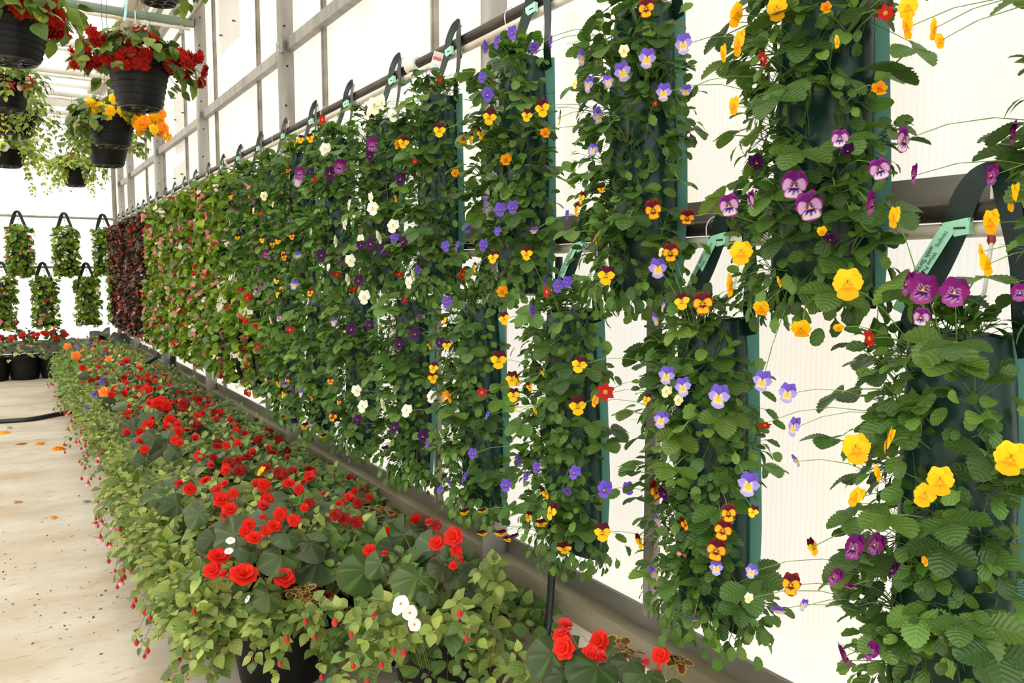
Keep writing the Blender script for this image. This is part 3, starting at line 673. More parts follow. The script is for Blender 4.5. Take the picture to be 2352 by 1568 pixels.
def bag_foliage(kind, seed, lod, row='U', lush=1.0):
    global rnd; keep = rnd; rnd = random.Random(seed); globals()['R'] = rnd.random
    B = Batch()
    if kind == 'S':
        for i in range(int(22*lush)):
            a = math.radians(-92+188*((i*.618+U(-.1,.1))%1)); z = -.215-.575*((i+U(0,.9))/(22*lush)); p, n = surf(a, z)
            viola_clump(B, p, n, rnd.randint(26,36) if lod == 0 else 28, U(.055,.088), lod, .1)
        for i in range(5):                                               # skirt that hangs past the bottom
            a = math.radians(-80+42*i+U(-10,10)); p, n = surf(a, -.785, -.006); viola_clump(B, p, n, 26 if lod == 0 else 18, .085, lod, .75)
        for i in range(6): viola_clump(B, Vector((BXC+U(-.05,.02), U(-.06,.06), -.20)), Vector((-.35,0,1)), 20, .055, lod)
        for i in range(12):
            a = math.radians(-80+180*((i*.618+.3)%1)); z = -.22-.54*((i+R())/12); p, n = surf(a, z); straw_crown(B, p, n, rnd.randint(3,5), lod)
        straw_crown(B, Vector((BXC-.01, .02, -.205)), Vector((-.4,0,.8)), 4, lod)
        if lod == 0:
            for _ in range(26):
                a = math.radians(U(-60,110)); p, n = surf(a, U(-.80,-.25), .0); cstem(B, p, p+n*U(.05,.10)+Vector((0,0,U(-.02,.08)))+rv(.02), .0008, (.16,.25,.06), .2)
    else:
        pal = {'G': PAL_WX, 'W': PAL_WX, 'B': PAL_BR, 'GB': PAL_WX}[kind]
        for i in range(300):
            a = math.radians(U(-105,130)); z = U(-.85,-.17); p, n = surf(a, z, U(.012,.066)*(1 if z > -.8 else .8))
            if p.x > -.03: p.x = -.03
            pp = PAL_BR if (kind == 'GB' and z < -.5 and a > 0 and R() < .8) else pal
            yd = (n*.5+Vector((0,0,U(-.9,.2)))+rv(.7)).normalized(); nn = n*.7+Vector((0,0,.65))+rv(.5)
            B.add(T_wax[0], frame(p-yd*.02, yd, nn, U(.042,.072)), leafcol(pp, .3))
            if lod == 0 and R() < .4: q, _n = surf(a, z+.01); stem(B, q, p, .0016, (.14,.22,.04))
        for i in range(40):
            p = Vector((BXC+U(-.05,.03), U(-.07,.07), U(-.20,-.15))); B.add(T_wax[lod], frame(p, (rv(1)+Vector((0,0,.5))).normalized(), Vector((-.5,0,1))+rv(.4), U(.034,.05)), leafcol(pal, .3))
    rnd = keep; globals()['R'] = rnd.random; return B

FOL = {}
BAGS = []
def bag(kind, row, k, pos, rz, lod, seed, label, group=None):
    t = empty('hanging_flower_pouch', pos, rz); tagp(t, label, 'flower pouch', group); v = seed % 6
    link(bpy.data.objects.new('pouch', POUCH[v]), t)
    for s in (-1, 1): link(bpy.data.objects.new('side_seam', SEAM[(v, s)]), t)
    link(bpy.data.objects.new('strap', STRAP[seed % 4]), t); link(bpy.data.objects.new('hook_screw', HOOK), t)
    d = link(bpy.data.objects.new('drip_tube', DRIP), t); link(bpy.data.objects.new('emitter', EMIT), d); link(bpy.data.objects.new('soil', SOIL), t)
    fb = None
    if kind == 'S': fb = bag_foliage(kind, seed*13+5, lod, row)
    else:
        key = (kind, seed % 5)
        if key not in FOL: FOL[key] = bag_foliage(kind, 900+seed, 1, row).mesh('foliage', LEAFM)
        link(bpy.data.objects.new('foliage', FOL[key]), t)
    BAGS.append(dict(o=t, y=pos[1], z=pos[2], row=row, k=k, kind=kind, fb=fb)); return t

ORD = ['first','second','third','fourth','fifth','sixth','seventh','eighth','ninth','tenth','eleventh','twelfth','thirteenth','fourteenth','fifteenth','sixteenth','seventeenth','eighteenth','nineteenth','twentieth','twenty-first','twenty-second','twenty-third','twenty-fourth','twenty-fifth']
def kind_at(y, row, k):
    if y > 11.75: return 'W'
    if y > 8.5: return 'B'
    if y > 5.1: return 'G'
    if row == 'L' and 4.4 < y < 5.1: return 'GB'
    return 'S'
LABK = {'S': 'green pouch of pansies and strawberry leaves', 'G': 'pouch of bright green begonias with pink blossoms', 'B': 'pouch of dark bronze-leaved begonias with red blossoms', 'W': 'pouch of green begonias with white blossoms', 'GB': 'pouch of green begonias with bronze leaves low down'}
SPEC = {('U',1): 'large pouch with yellow and purple-white pansies between two lower straps', ('U',2): 'upper pouch with lavender yellow-lipped violas and bare dark plastic showing', ('U',3): 'upper pouch with violet-blue violas beside the pipe coupling',
 ('U',4): 'upper pouch with long printed picture label on its strap', ('U',5): 'upper pouch with white pansies and a big cluster at its top', ('U',6): 'upper pouch with dark purple and white pansies',
 ('U',0): 'pouch at the upper right edge of the photo, only leaf tips and magenta pansy showing',
 ('L',0): 'nearest lower pouch with long mint tag and magenta and yellow pansies', ('L',1): 'lower pouch with lavender violas and mahogany-faced violas at the base', ('L',2): 'lower pouch with yellow-maroon and violet violas before the bare wall', ('L',3): 'lower pouch ending in violet and maroon-yellow violas above the grey post',
 ('L',4): 'lower pouch with white pansies and dark purple pansies, yellow ones at its edge', ('L',5): 'lower pouch with white and dark purple pansies near its tip'}
YU = [.894-.487+.487*k for k in range(25)]; YL = [.65+.487*k for k in range(24)]
JT = random.Random(3)
for row, ys, z in (('U', YU, ZU), ('L', YL, ZL)):
    for k, y in enumerate(ys):
        if y > 12.2: continue
        kd = kind_at(y, row, k); nm = 'upper' if row == 'U' else 'lower'
        lab = SPEC.get((row, k)) or '%s, %s from near end, %s row' % (LABK[kd], ORD[k], nm)
        t = bag(kd, row, k, (PX, y+JT.uniform(-.012,.012), z), math.radians(JT.uniform(-4,4)), 0 if y < 3.1 else 1, k*2+(row == 'L'), lab, 'flower pouches in the %s row on the side wall' % nm)
        if kd != 'S': t.scale = (1, 1, .91)
        t.rotation_euler.x = math.radians({('L',1): -1.5, ('L',2): -2.0, ('L',3): -3.0, ('L',4): -2.0}.get((row,k), JT.uniform(-1,1)))
        if not (row == 'U' and k < 3):
            tag_band(t, long={('L',0): .135, ('L',1): .15, ('L',2): .10}.get((row,k), 0), picture=(row, k) == ('U', 4))
for row, pxs, z in (('U', (45,150,240), ZU), ('L', (0,97,195), ZL)):
    for i, px in enumerate(pxs):
        p = at_y(px, 560, 12.33); kd = 'G' if (row == 'U' and i == 0) or (row == 'L' and i < 2) else 'W'
        fl = 'with pink blossoms' if kd == 'G' else 'all green with few white blossoms'
        t = bag(kd, row+'B', i, (p.x, 12.35, z), math.pi/2, 1, 50+i*3+(row == 'L'), 'far begonia pouch %s, %s on the %s back rail' % (fl, ('left', 'middle', 'right')[i], 'upper' if row == 'U' else 'lower'), 'pouches on the back rails')
        t.scale = (1.05, 1.05, .95)

bpy.context.view_layer.update()
# flowers read off the photograph: pixel, pixel size, kind, pose (f faces us, s from the side, d hangs down)
FL = '''1784 23 55 yel f;1692 38 55 yel s;1694 102 60 yel s;1660 125 40 yel s;1684 245 42 yel s;2085 20 50 yel f;2082 64 60 yel s;2146 69 50 yel s;2160 95 36 yel s;2021 207 42 org d;1898 20 30 org d;1924 97 30 yel s;2051 502 50 yel s;1702 582 60 yel f;1679 658 56 yel s;1748 712 44 yel d;1947 656 76 yel f;1840 760 52 yel d;1926 755 28 yel d;1791 648 28 yel s;1929 319 46 pw f;1947 347 36 dkp d;2077 324 60 pw s;2021 390 54 pw f;1824 428 68 pw f;1860 477 70 pw f;2003 469 60 mag s;1674 474 54 pw f;1722 467 55 pw s;2097 403 48 mag s;1738 375 45 dkp d;1906 551 34 dkp d;1888 533 26 yel d;2034 30 40 red f;1753 135 42 red s;2322 310 60 mag s;1772 455 0 red f
2082 653 60 mag s;2120 666 74 mag f;2192 673 72 mag f;2115 730 44 pw f;2276 403 50 mag s;2322 457 66 yel s;2274 513 58 yel s;2255 580 40 yel s;2268 610 56 yel s;2342 673 44 mag f;1967 1034 72 yel f;2036 1014 66 yel s;2320 1057 80 yel f;2159 1108 68 yel f;2122 1139 58 yel f;1963 1142 50 yel s;2126 1290 24 org s;1959 1259 66 mag s;2009 1251 54 mag s;2048 1310 48 dkp s;1916 1325 44 mag s;1955 1350 34 pw d;1943 1508 54 mag s;1998 1496 48 mag s;2018 1088 40 yel s;1998 777 46 red s
1484 20 46 brn f;1486 136 46 lav f;1430 167 46 lav f;1397 188 30 lav f;1569 103 48 lav f;1524 214 42 lav f;1375 268 42 lav s;1337 134 38 lav s;1350 196 38 lav s;1433 118 30 crm f;1361 344 30 lav f;1319 194 22 crm s;1575 210 32 lav d;1334 455 32 ym s;1323 482 34 ym s;1381 435 20 ym d;1500 484 48 brn f;1578 502 42 brn d;1370 547 38 brn s;1392 634 46 ym f;1540 582 46 brn f;1511 618 48 lav f;1517 580 22 crm s;1343 574 24 lav s;1372 580 20 lav s;1522 704 28 lav s;1507 734 32 lav s;1505 238 14 red f
1176 76 34 vio f;1140 98 32 vio s;1116 109 30 vio s;1227 112 30 vio d;1263 98 28 vio s;1107 179 26 vio f;1120 219 34 vio f;1245 250 42 ym f;1210 266 30 ym f;1287 272 36 ym s;1124 270 38 ym f;1104 308 30 ym s;1252 308 28 org d;1162 370 32 org d;1149 482 34 vio f;1177 478 32 vio f;1113 469 28 vio s;1301 495 24 vio s;1142 532 22 vio f;1109 565 28 vio f;1132 591 32 ym f;1209 583 34 ym f;1153 672 32 org d;1227 531 24 lav d
1252 647 28 vio s;1281 658 32 vio f;1304 649 28 vio f;1256 670 30 red s;1224 716 32 vio s;1330 838 42 ym f;1327 934 46 ym f;1247 854 22 ym s;1216 888 22 ym s;1365 923 28 org s;1230 943 20 yel s;1391 900 44 red f;1319 1086 34 vio f;1388 1126 42 vio f;1444 1122 32 vio f;1302 1131 28 vio d;1230 1075 28 vio s;1250 1098 22 lav s;1253 1132 34 ym s;1265 1175 44 ym s;1243 1204 34 ym d;1213 1187 26 ym s;1384 1224 44 ym f;1296 1262 42 ym d;1470 1244 38 ym s;1484 917 30 ym s
1614 698 56 brn f;1566 693 42 ym f;1530 864 44 lav f;1568 890 46 lav f;1530 900 30 crm f;1558 920 26 crm f;1518 965 42 lav f;1650 913 58 lav f;1750 877 50 lav f;1808 905 48 lav f;1821 982 48 lav s;1830 1058 32 lav s;1719 1115 58 lav f;1757 976 30 red d;1512 1196 32 lav s;1507 1127 48 brn s;1525 1135 36 dkp s;1673 1180 44 brn f;1660 1219 50 brn f;1645 1265 54 brn f;1729 1175 30 ym f;1573 1203 36 brn s;1645 1305 36 lav f;1726 1313 34 lav f;1505 1318 42 lav s;1869 1257 42 ym s;1816 1344 54 brn f;1788 1405 42 lav d;1844 1390 30 lav s;1594 1425 34 lav d;1719 1374 24 crm f;1568 1272 24 pnk d
1009 300 34 ym f;1064 319 34 ym f;1082 319 26 ym s;1045 399 22 org d;1010 185 22 red s;953 371 14 red f;1023 567 26 vio f;1049 565 24 vio s;1074 525 22 vio f;961 620 22 vio s;1062 630 32 red s;1089 615 26 ym s;1026 695 30 vio f;1020 250 0 ym f
903 265 34 wht f;860 245 40 wht f;876 238 34 wht s;845 262 30 wht s;854 333 32 mag f;849 360 26 dkp f;919 412 32 dkp f;926 328 30 ym f;856 480 34 wht f;851 457 28 wht s;902 520 34 wht f;872 546 32 wht s;828 551 24 wht f;851 561 30 dkp f;880 574 30 dkp f;905 548 26 vio f;925 556 30 dkp f;917 630 24 red d;938 650 30 wht s;950 633 28 wht s;912 333 22 org s;910 453 26 ym s
746 344 32 wht f;780 383 36 mag f;757 399 32 dkp f;688 398 30 mag f;684 417 28 lav f;723 413 18 red s;800 472 28 wht s;790 513 34 wht s;808 505 24 wht s;772 556 28 wht s;738 587 30 dkp f;780 597 32 dkp s;828 564 24 dkp f;805 600 30 wht f;713 533 16 wht s;753 615 18 wht s;800 643 28 wht s;823 645 28 dkp f;813 663 22 red d;774 630 24 red d;723 638 24 dkp s;741 275 26 red s;712 395 18 dkp f
836 684 34 wht f;807 757 30 dkp f;848 747 24 dkp f;953 768 30 dkp f;917 791 28 dkp f;963 724 28 dkp s;766 740 22 lav f;930 689 20 red d;666 757 20 red f;565 740 24 rpk f;819 898 28 wht f;832 934 32 wht f;882 931 34 wht s;933 944 32 wht f;991 912 30 wht f;820 964 24 dkp f;905 982 28 dkp f;971 1003 32 dkp f;884 1030 20 dkp d;979 1025 24 vio s;759 875 20 brn f;764 957 26 brn f;716 912 22 brn s;778 923 14 brn f;823 975 14 dkp d;800 660 0 wht f
1145 828 44 ym f;1158 732 32 ym f;995 845 28 ym f;994 868 28 ym f;986 793 22 ym s;1026 793 24 ym f;1009 787 26 dkp f;1176 871 36 ym f;1190 874 28 ym s;1179 908 34 ym f;1184 935 24 ym s;1032 911 30 org s;1018 912 24 org s;1107 901 26 red f;1118 954 22 vio s;1085 1042 26 vio f;1162 1115 34 vio f;1193 1058 28 vio s;1206 1098 24 vio s;1064 1098 28 vio s;1032 1106 20 vio s;1009 1125 20 vio s;1067 1178 26 ym d;1107 1175 24 ym d;1108 1227 30 ym d;1150 1227 34 ym d;1180 1233 28 dkp d;1015 1000 24 wht s;1165 1240 24 ym d;1020 738 20 yel s
606 451 22 crm f;626 469 16 crm s;581 485 16 crm s;570 425 22 pnk f;599 491 12 red f;602 551 16 ym f;626 561 16 ym f;638 554 16 ym f;670 543 18 brn f;652 591 18 brn f;611 584 22 mag f;685 589 20 lav f;675 655 24 lav f;635 645 14 ym f;636 675 20 ym s;700 583 18 dkp s;598 660 20 mag s;618 690 18 mag s;585 670 20 pw s;640 730 20 pw s;622 735 18 crm s;690 320 20 ym f;712 318 22 ym f;678 328 18 ym s;712 672 22 brn f;640 880 22 ym s;658 875 22 brn s;650 905 22 ym s;672 895 20 dkp s;630 912 20 ym s;655 960 22 ym d;700 980 22 ym d;676 968 20 dkp d;715 975 18 lav d;742 1003 20 ym d;690 905 18 lav s;655 885 20 lav d'''
def put_flower(px, py, size, kind, pose, parent_bag, X):
    p = at_x(px, py, X); D = depth(p); s = size*D/F*1.06; t = parent_bag['o']; inv = t.matrix_world.inverted(); q = inv @ p
    toc = (CP-p).normalized(); rr = rv(.35)
    if pose == 'f': n = toc*.8+Vector((-.35,0,.05))+rr*.7
    elif pose == 's': n = (Matrix.Rotation(rnd.choice((-1,1))*U(.9,1.35), 3, 'Z') @ toc)+rr*.5
    else: n = Vector((0,0,-.8))+toc*.6+rr*.6
    nl = (inv.to_3x3() @ n).normalized()
    return flower(kind, q, nl, s, t, roll=U(-.25,.25)), q, nl
STEMS = {}
for ln in FL.replace('\n', ';').split(';'):
    a = ln.split(); px, py, sz, kd, ps = float(a[0]), float(a[1]), float(a[2]), a[3], a[4]
    if sz == 0: continue
    X = 1.078-U(0,.02); p = at_x(px, py, X)
    best = None
    for b in BAGS:
        if len(b['row']) > 1: continue
        zt = p.z-b['z']; dy = abs(p.y-b['y']); pen = dy/.13 + (max(0, zt+.10)*22) + max(0, -.90-zt)*22
        if best is None or pen < best[0]: best = (pen, b)
    b = best[1]; o, q, nl = put_flower(px, py, sz, kd, ps, b, X)
    b.setdefault('fl', []).append((q, nl)); 
for b in BAGS:
    for q, nl in b.get('fl', []):
        a = math.atan2(q.y/.084, -(q.x-BXC)/.06); a = max(-1.2, min(1.8, a)); z = min(-.23, max(-.80, q.z+U(-.05,.03))); s0, n0 = surf(a, z)
        B = b['fb']
        if B is None: continue
        cstem(B, s0, q-nl*.004, .0011, (.18,.30,.07), .25, 4)
for b in BAGS:
    if b['fb'] is not None: b['fb'].build('foliage', LEAFM, b['o'])
# blossoms on the begonia pouches and on the pansy pouches beyond the reach of the list
WX_FL = {'G': ['pnk','pnk','pnk','wpk','rpk'], 'B': ['rpk','rpk','rpk','pnk'], 'W': ['wpk','wpk'], 'GB': ['pnk','rpk','wpk','rpk']}
for b in BAGS:
    kd = b['kind']
    if kd == 'S':
        if b['y'] > 3.6:
            for _ in range(16):
                a = math.radians(U(-35,110)); p, n = surf(a, U(-.85,-.2), U(.05,.08)); flower(rnd.choice(['ym','brn','mag','lav','wht','ym','dkp']), p, n+rv(.6)+Vector((0,0,.1)), U(.034,.046), b['o'], roll=U(-.4,.4))
        continue
    for _ in range({'W': 10, 'B': 7}.get(kd, 16)):
        a = math.radians(U(-70,95)); p, n = surf(a, U(-.86,-.18), U(.055,.075)); flower(rnd.choice(WX_FL[kd]), p+n*.012, n+rv(.5)+Vector((0,0,.3)), U(.055,.085), b['o'], roll=U(0,6))

# ------------------------------------------------------------------ the bed of potted plants on the floor
POTS = []
for k in range(23): POTS.append((.745+U(-.02,.02), 2.60+.42*k+U(-.03,.03), 'A'))
for k in range(24): POTS.append((1.135+U(-.02,.02), 2.14+.42*k+U(-.03,.03), 'W'))
POTS = [p for p in POTS if p[1] < 11.25]
NEARP = (1.085, 1.20, 'N')
RP = .43
def env_h(x, y):
    h = 0
    for (a, b, c) in POTS:
        d = math.hypot(x-a, y-b)/RP
        if d < 1: h = max(h, .07+(.53 if c == 'A' else .49)*math.sqrt(1-d*d)**.8)
    return min(h, .575-max(0, x-.92)*.48)
def bed_hit(px, py):
    d = ray(px, py); t = 1.2
    while t < 16:
        p = CP+d*t
        if p.z < env_h(p.x, p.y) or p.z < .05: return p
        t += .02
    return CP+d*t
def pot_mesh(r=.19, h=.30, ribs=0, name='pot'):
    prof = [(0,.004),(r*.74,.004),(r*.76,.02)]
    if ribs:
        for i in range(ribs):
            q = .08+i*.72/ribs; prof += [(r*(.76+.20*q), h*q), (r*(.76+.20*q)+.004, h*(q+.01)), (r*(.76+.20*(q+.02))+.004, h*(q+.05)), (r*(.76+.20*(q+.02)), h*(q+.06))]
    prof += [(r*.95,h*.86),(r*1.0,h*.87),(r*1.02,h*.98),(r*1.0,h),(r*.95,h*.995),(r*.93,h*.90),(0,h*.88)]
    return MB().lathe(prof, n=36)
POT_ME = pot_mesh().build('pot', M_black, data_only=True)
PSOIL = MB().lathe([(0,.272),(.10,.274),(.172,.268)], n=24).build('soil', M_soil, data_only=True)
PAL_F = [(.12,.205,.050),(.165,.26,.065),(.21,.31,.080),(.095,.165,.042),(.25,.35,.10)]
PAL_BG = [(.026,.055,.018),(.034,.070,.022),(.044,.086,.026),(.034,.058,.024)]
PAL_FAR = [(.12,.22,.06),(.17,.28,.07),(.20,.34,.06),(.09,.17,.05)]
PAL_WALL = [(.09,.19,.055),(.12,.24,.06),(.15,.27,.075),(.07,.15,.045)]
PAL_VAR = [(.45,.50,.28),(.30,.40,.14),(.20,.32,.08)]
def spray(B, p0, tip, lod, pal, size, pairs, red=True, bow=.25, t0=.35, leafT=None):
    """a stem that arches from the pot to its tip, with opposite leaves"""
    p0 = Vector(p0); tip = Vector(tip); l = (tip-p0).length; n = 5 if lod == 0 else 3; pts = []
    for i in range(n+1):
        t = i/n; pts.append(p0.lerp(tip, t)+Vector((0,0,bow*l*4*t*(1-t)*.6)))
    sc = (.20,.05,.035) if red else (.16,.26,.06)
    for i in range(n):
        if lod == 0 or i == n-1: stem(B, pts[i], pts[i+1], .0020*(1-.5*i/n), sc)
    for j in range(pairs):
        t = t0+(1-t0)*(j+.5)/pairs+U(-.02,.02); f_ = t*n; i = min(n-1, int(f_)); p = pts[i].lerp(pts[i+1], f_-i); d = (pts[i+1]-pts[i]).normalized()
        side = d.cross(Vector((0,0,1)));
        if side.length < .1: side = Vector((1,0,0))
        side.normalize(); ax = Matrix.Rotation(j*1.57+U(-.4,.4), 3, d) @ side; s = size*U(.7,1.15)*(1-.35*(t if j == pairs-1 else 0))
        for sg in (-1, 1):
            yd = (ax*sg+d*.5+Vector((0,0,-.25))+rv(.25)).normalized(); B.add((leafT or T_fuc)[lod], frame(p+yd*.006, yd, Vector((0,0,1))+rv(.35)+Vector((-.25,-.3,0)), s), leafcol(pal, .2))
    B.add((leafT or T_fuc)[lod], frame(pts[-1], (pts[-1]-pts[-2]).normalized()+Vector((0,0,.1)), Vector((-.3,-.3,1)), size*.6), leafcol(pal[-2:], .1))
    return pts
def bed_pot(x, y, col, idx, lab, group):
    t = empty('potted_plant', (x, y, 0), U(0,6)*0); tagp(t, lab, 'potted plant', group)
    link(bpy.data.objects.new('pot', POT_ME), t); link(bpy.data.objects.new('soil', PSOIL), t)
    lod = 0 if y < 4.6 else 1; far = y > 8.0; B = Batch(); buds = []
    pal = PAL_FAR if far else (PAL_F if col != 'W' else PAL_WALL)
    ns = (100 if lod == 0 else 62) if col != 'N' else 14
    for i in range(ns):
        a = U(0, 2*math.pi); rr_ = RP*math.sqrt(R())*1.02
        if col == 'A' and i % 3 == 0: a = math.pi+U(-.8,.8); rr_ = RP*U(.72,1.0)
        if col == 'N': rr_ *= .45
        ex, ey = math.cos(a)*rr_, math.sin(a)*rr_; wx, wy = x+ex, y+ey
        if wx > 1.36: wx = 1.36-R()*.03; ex = wx-x
        h = env_h(wx, wy) if col != 'N' else .42-.25*(rr_/RP)
        own = .07+.50*math.sqrt(max(0,1-(math.hypot(wx-x,wy-y)/RP)**2))**.8
        if col != 'N' and own < h-.10: h = h-U(.0,.05)
        h += U(-.07,.03) if y > 3.2 else U(-.10,-.005)
        h = max(.05, h)
        if rr_ > .19 and h < .33: p0 = (math.cos(a)*.15, math.sin(a)*.15, .29); bow = .45
        else: p0 = (ex*.25, ey*.25, .27); bow = .10
        pts = spray(B, p0, (ex, ey, h), lod, pal, (U(.038,.066) if not far else U(.045,.068)), 5 if lod == 0 else 4, red=not far, bow=bow)
        buds.append(pts[-1])
    if y > 3.2 and (col == 'W' or R() < .25):                                         # upright leafy shoots above the mass
        for i in range(2 if col == 'W' else 1):
            ex, ey = U(-.18,.08), U(-.18,.18); spray(B, (ex*.5,ey*.5,.3), (ex,ey,env_h(x+ex,y+ey)+U(.02,.12)), lod, pal, .05, 7, bow=.02, t0=.45)
    bc = None
    nb = (6 if col == 'A' else 3) if not far else 1
    if col == 'N': nb = 0
    for i in range(nb):                                                  # the begonia's big dark leaves
        a = U(0,6.28); rr_ = U(.04,.24); ex, ey = math.cos(a)*rr_, math.sin(a)*rr_; ex = min(ex, 1.3-x); h = env_h(x+ex, y+ey)+U(-.08,.0)
        yd = Vector((ex,ey,-.04)).normalized(); s = U(.08,.13); cstem(B, (0,0,.27), (ex,ey,h), .004, (.25,.10,.06), .2)
        B.add(T_beg[lod], frame((ex,ey,h), yd, Vector((-.35,-.45,1))+rv(.4), s), leafcol(PAL_BG, .12))
    if R() < .30 and not far and col != 'N':
        a = U(3.2,5.2); ex, ey = math.cos(a)*.2, math.sin(a)*.2; h = env_h(x+ex,y+ey)+.01
        for q in range(5): B.add(T_col, Matrix.Translation((ex+U(-.05,.05),ey+U(-.05,.05),h+U(-.02,.02))) @ Euler((U(-.3,.3)+.4,U(-.4,.2),U(0,6))).to_matrix().to_4x4() @ Matrix.Scale(U(.030,.042),4), (1,1,1))
    if col == 'A' and not far:                                           # variegated wandering stems
        for i in range(2):
            a = U(2.4,5.4); spray(B, (math.cos(a)*.14,math.sin(a)*.14,.29), (math.cos(a)*.34,math.sin(a)*.34,U(.12,.3)), lod, PAL_VAR, .055, 6, red=False, bow=.4, leafT=T_lan)
    # hanging fuchsia buds
    nbud = {'A': 7, 'W': 3, 'N': 0}[col] if not far else 2
    rnd.shuffle(buds); c = 0
    for p in sorted(buds, key=lambda q: q.z+q.x*.6)[:nbud*2]:
        if c >= nbud or not (p.x < .1 or R() < .3): continue
        c += 1; q = p+Vector((U(-.02,.01),U(-.02,.02),-U(.025,.05))); q.z = max(q.z, .03); kd = 'bud' if R() < .8 else 'fuc'; s = U(.024,.034)*(1.5 if kd == 'fuc' else 1)
        stem(B, p, q+Vector((0,0,s*.55)), .0008, (.25,.18,.06)); f_ = flower(kd, q, (0,0,1), s, t, up=(1,0,0), roll=U(0,6))
    if nb: pass
    t['_b'] = 0
    del t['_b']
    return t, B
ROWP = []
for (x, y, c) in POTS:
    idx = sum(1 for q in ROWP if q[2] == c)
    side = 'aisle-side' if c == 'A' else 'wall-side'
    if c == 'A' and idx == 0: lab = 'nearest aisle-side black pot with huge red begonias and fuchsia trailing over it'
    elif c == 'W' and idx == 0: lab = 'black pot with white impatiens and broad dark begonia leaves beside the post'
    elif y > 8: lab = 'pot of mixed orange, blue and red flowers, %s from near end of %s row' % (ORD[idx], side)
    else: lab = 'pot of red begonia and green fuchsia, %s from near end of %s row' % (ORD[idx], side)
    t, B = bed_pot(x, y, c, idx, lab, 'black pots in the %s row of the floor bed' % side); ROWP.append((x, y, c, t, B))
tN, BN = bed_pot(NEARP[0], NEARP[1], 'N', 0, 'low pot with red begonias, dark round leaves and coleus below the bare wall', None); ROWP.append((NEARP[0], NEARP[1], 'N', tN, BN))
def nearest_pot(p): return min(ROWP, key=lambda q: (q[0]-p.x)**2+(q[1]-p.y)**2)
BFL = '''502 1295 48 beg f;489 1325 38 beg f;511 1339 30 bgb f;560 1336 60 beg f;652 1341 50 beg f;572 1220 30 beg f;564 1237 28 beg f;584 1250 34 beg f;496 1143 32 bgb f;509 1161 36 beg f;528 1183 32 beg f;513 1200 24 bgb f;536 1147 24 beg f;411 1125 26 bgb f;436 1135 26 beg f;606 1128 30 beg f;613 1162 30 beg f;608 1181 34 bgb f;645 1196 32 beg f;630 1223 32 beg f;611 1234 24 beg f;601 1205 24 bgb f;676 1210 28 beg f;849 1280 30 beg f;883 1288 22 bgb f;955 1206 30 beg f;1041 1315 20 beg f;890 1234 20 beg f;1002 1200 26 dbl f;977 1176 28 dbl f;963 1145 28 dbl f;929 1133 24 dbl f;851 1120 28 dbl f;802 1115 28 dbl f;800 1091 26 dbl f;778 1077 24 dbl f;822 1169 24 dbl f;771 1196 28 dbl f;791 1206 28 dbl f;819 1213 28 dbl f;526 1077 26 dbl f;489 1082 22 bgb f;519 1092 24 beg f;550 1094 26 dbl f;710 1104 24 beg f;598 1094 24 yel s;743 1143 20 bud f;710 1170 24 dbl f;700 1180 20 beg f;530 1257 22 imp f;526 1281 20 imp f;569 1392 18 imp s
338 905 28 beg f;338 893 16 bgb f;367 936 44 beg f;345 933 20 beg f;383 943 24 beg f;298 943 16 bgb f;296 958 18 beg f;391 974 26 beg f;382 989 18 beg f;407 987 18 bgb f;411 1000 22 beg f;403 1020 22 beg f;413 1027 18 beg f;342 985 28 beg f;293 1005 24 bgb f;322 1005 24 beg s;322 1027 24 bgb f;333 1042 20 beg f;240 907 24 slm f;256 914 16 beg f;265 900 14 beg f;285 912 18 beg s;220 914 24 blu f;200 943 18 blu f;234 882 20 blu f;205 790 16 blu f;155 800 16 slm f;180 800 16 blu f;175 822 22 slm f;190 850 14 beg f;250 830 16 slm f;423 936 24 dbl f;485 1083 22 bgb f;598 1020 24 dbl f;670 1040 24 dbl f;576 1023 20 dbl f;587 976 22 dbl f;620 1002 20 dbl f;638 1016 20 dbl f;554 1089 24 dbl f;569 1060 20 dbl f;548 1066 20 dbl f;605 1003 18 dbl f;655 1010 18 dbl f;525 1074 24 dbl f;393 860 14 bgb f;290 835 20 beg f;320 845 14 slm f;210 880 14 dbl f;456 925 18 dbl f;449 985 22 dbl f;420 935 20 dbl f;640 1095 24 dbl f;610 1085 24 dbl f;655 1100 20 dbl f;760 1085 22 dbl f'''
for ln in BFL.replace('\n', ';').split(';'):
    a = ln.split(); px, py, sz, kd = float(a[0]), float(a[1]), float(a[2]), a[3]
    p = bed_hit(px, py); q = nearest_pot(p); t = q[3]; D = depth(p); s = min(.105, sz*D/F*1.1); lp = Vector((p.x-q[0], p.y-q[1], p.z+.022)); toc = (CP-p).normalized()
    n = toc*.75+Vector((0,0,.35))+rv(.35) if a[4] == 'f' else Vector((U(-1,1),U(-1,0),.5))
    flower(kd, lp, n, s, t, roll=U(0,6) if kd not in ('yel','bgb') else U(-.3,.3))
    cstem(q[4], (lp.x*.4, lp.y*.4, .29), lp-n.normalized()*.008, .0016, (.28,.12,.06), .15)
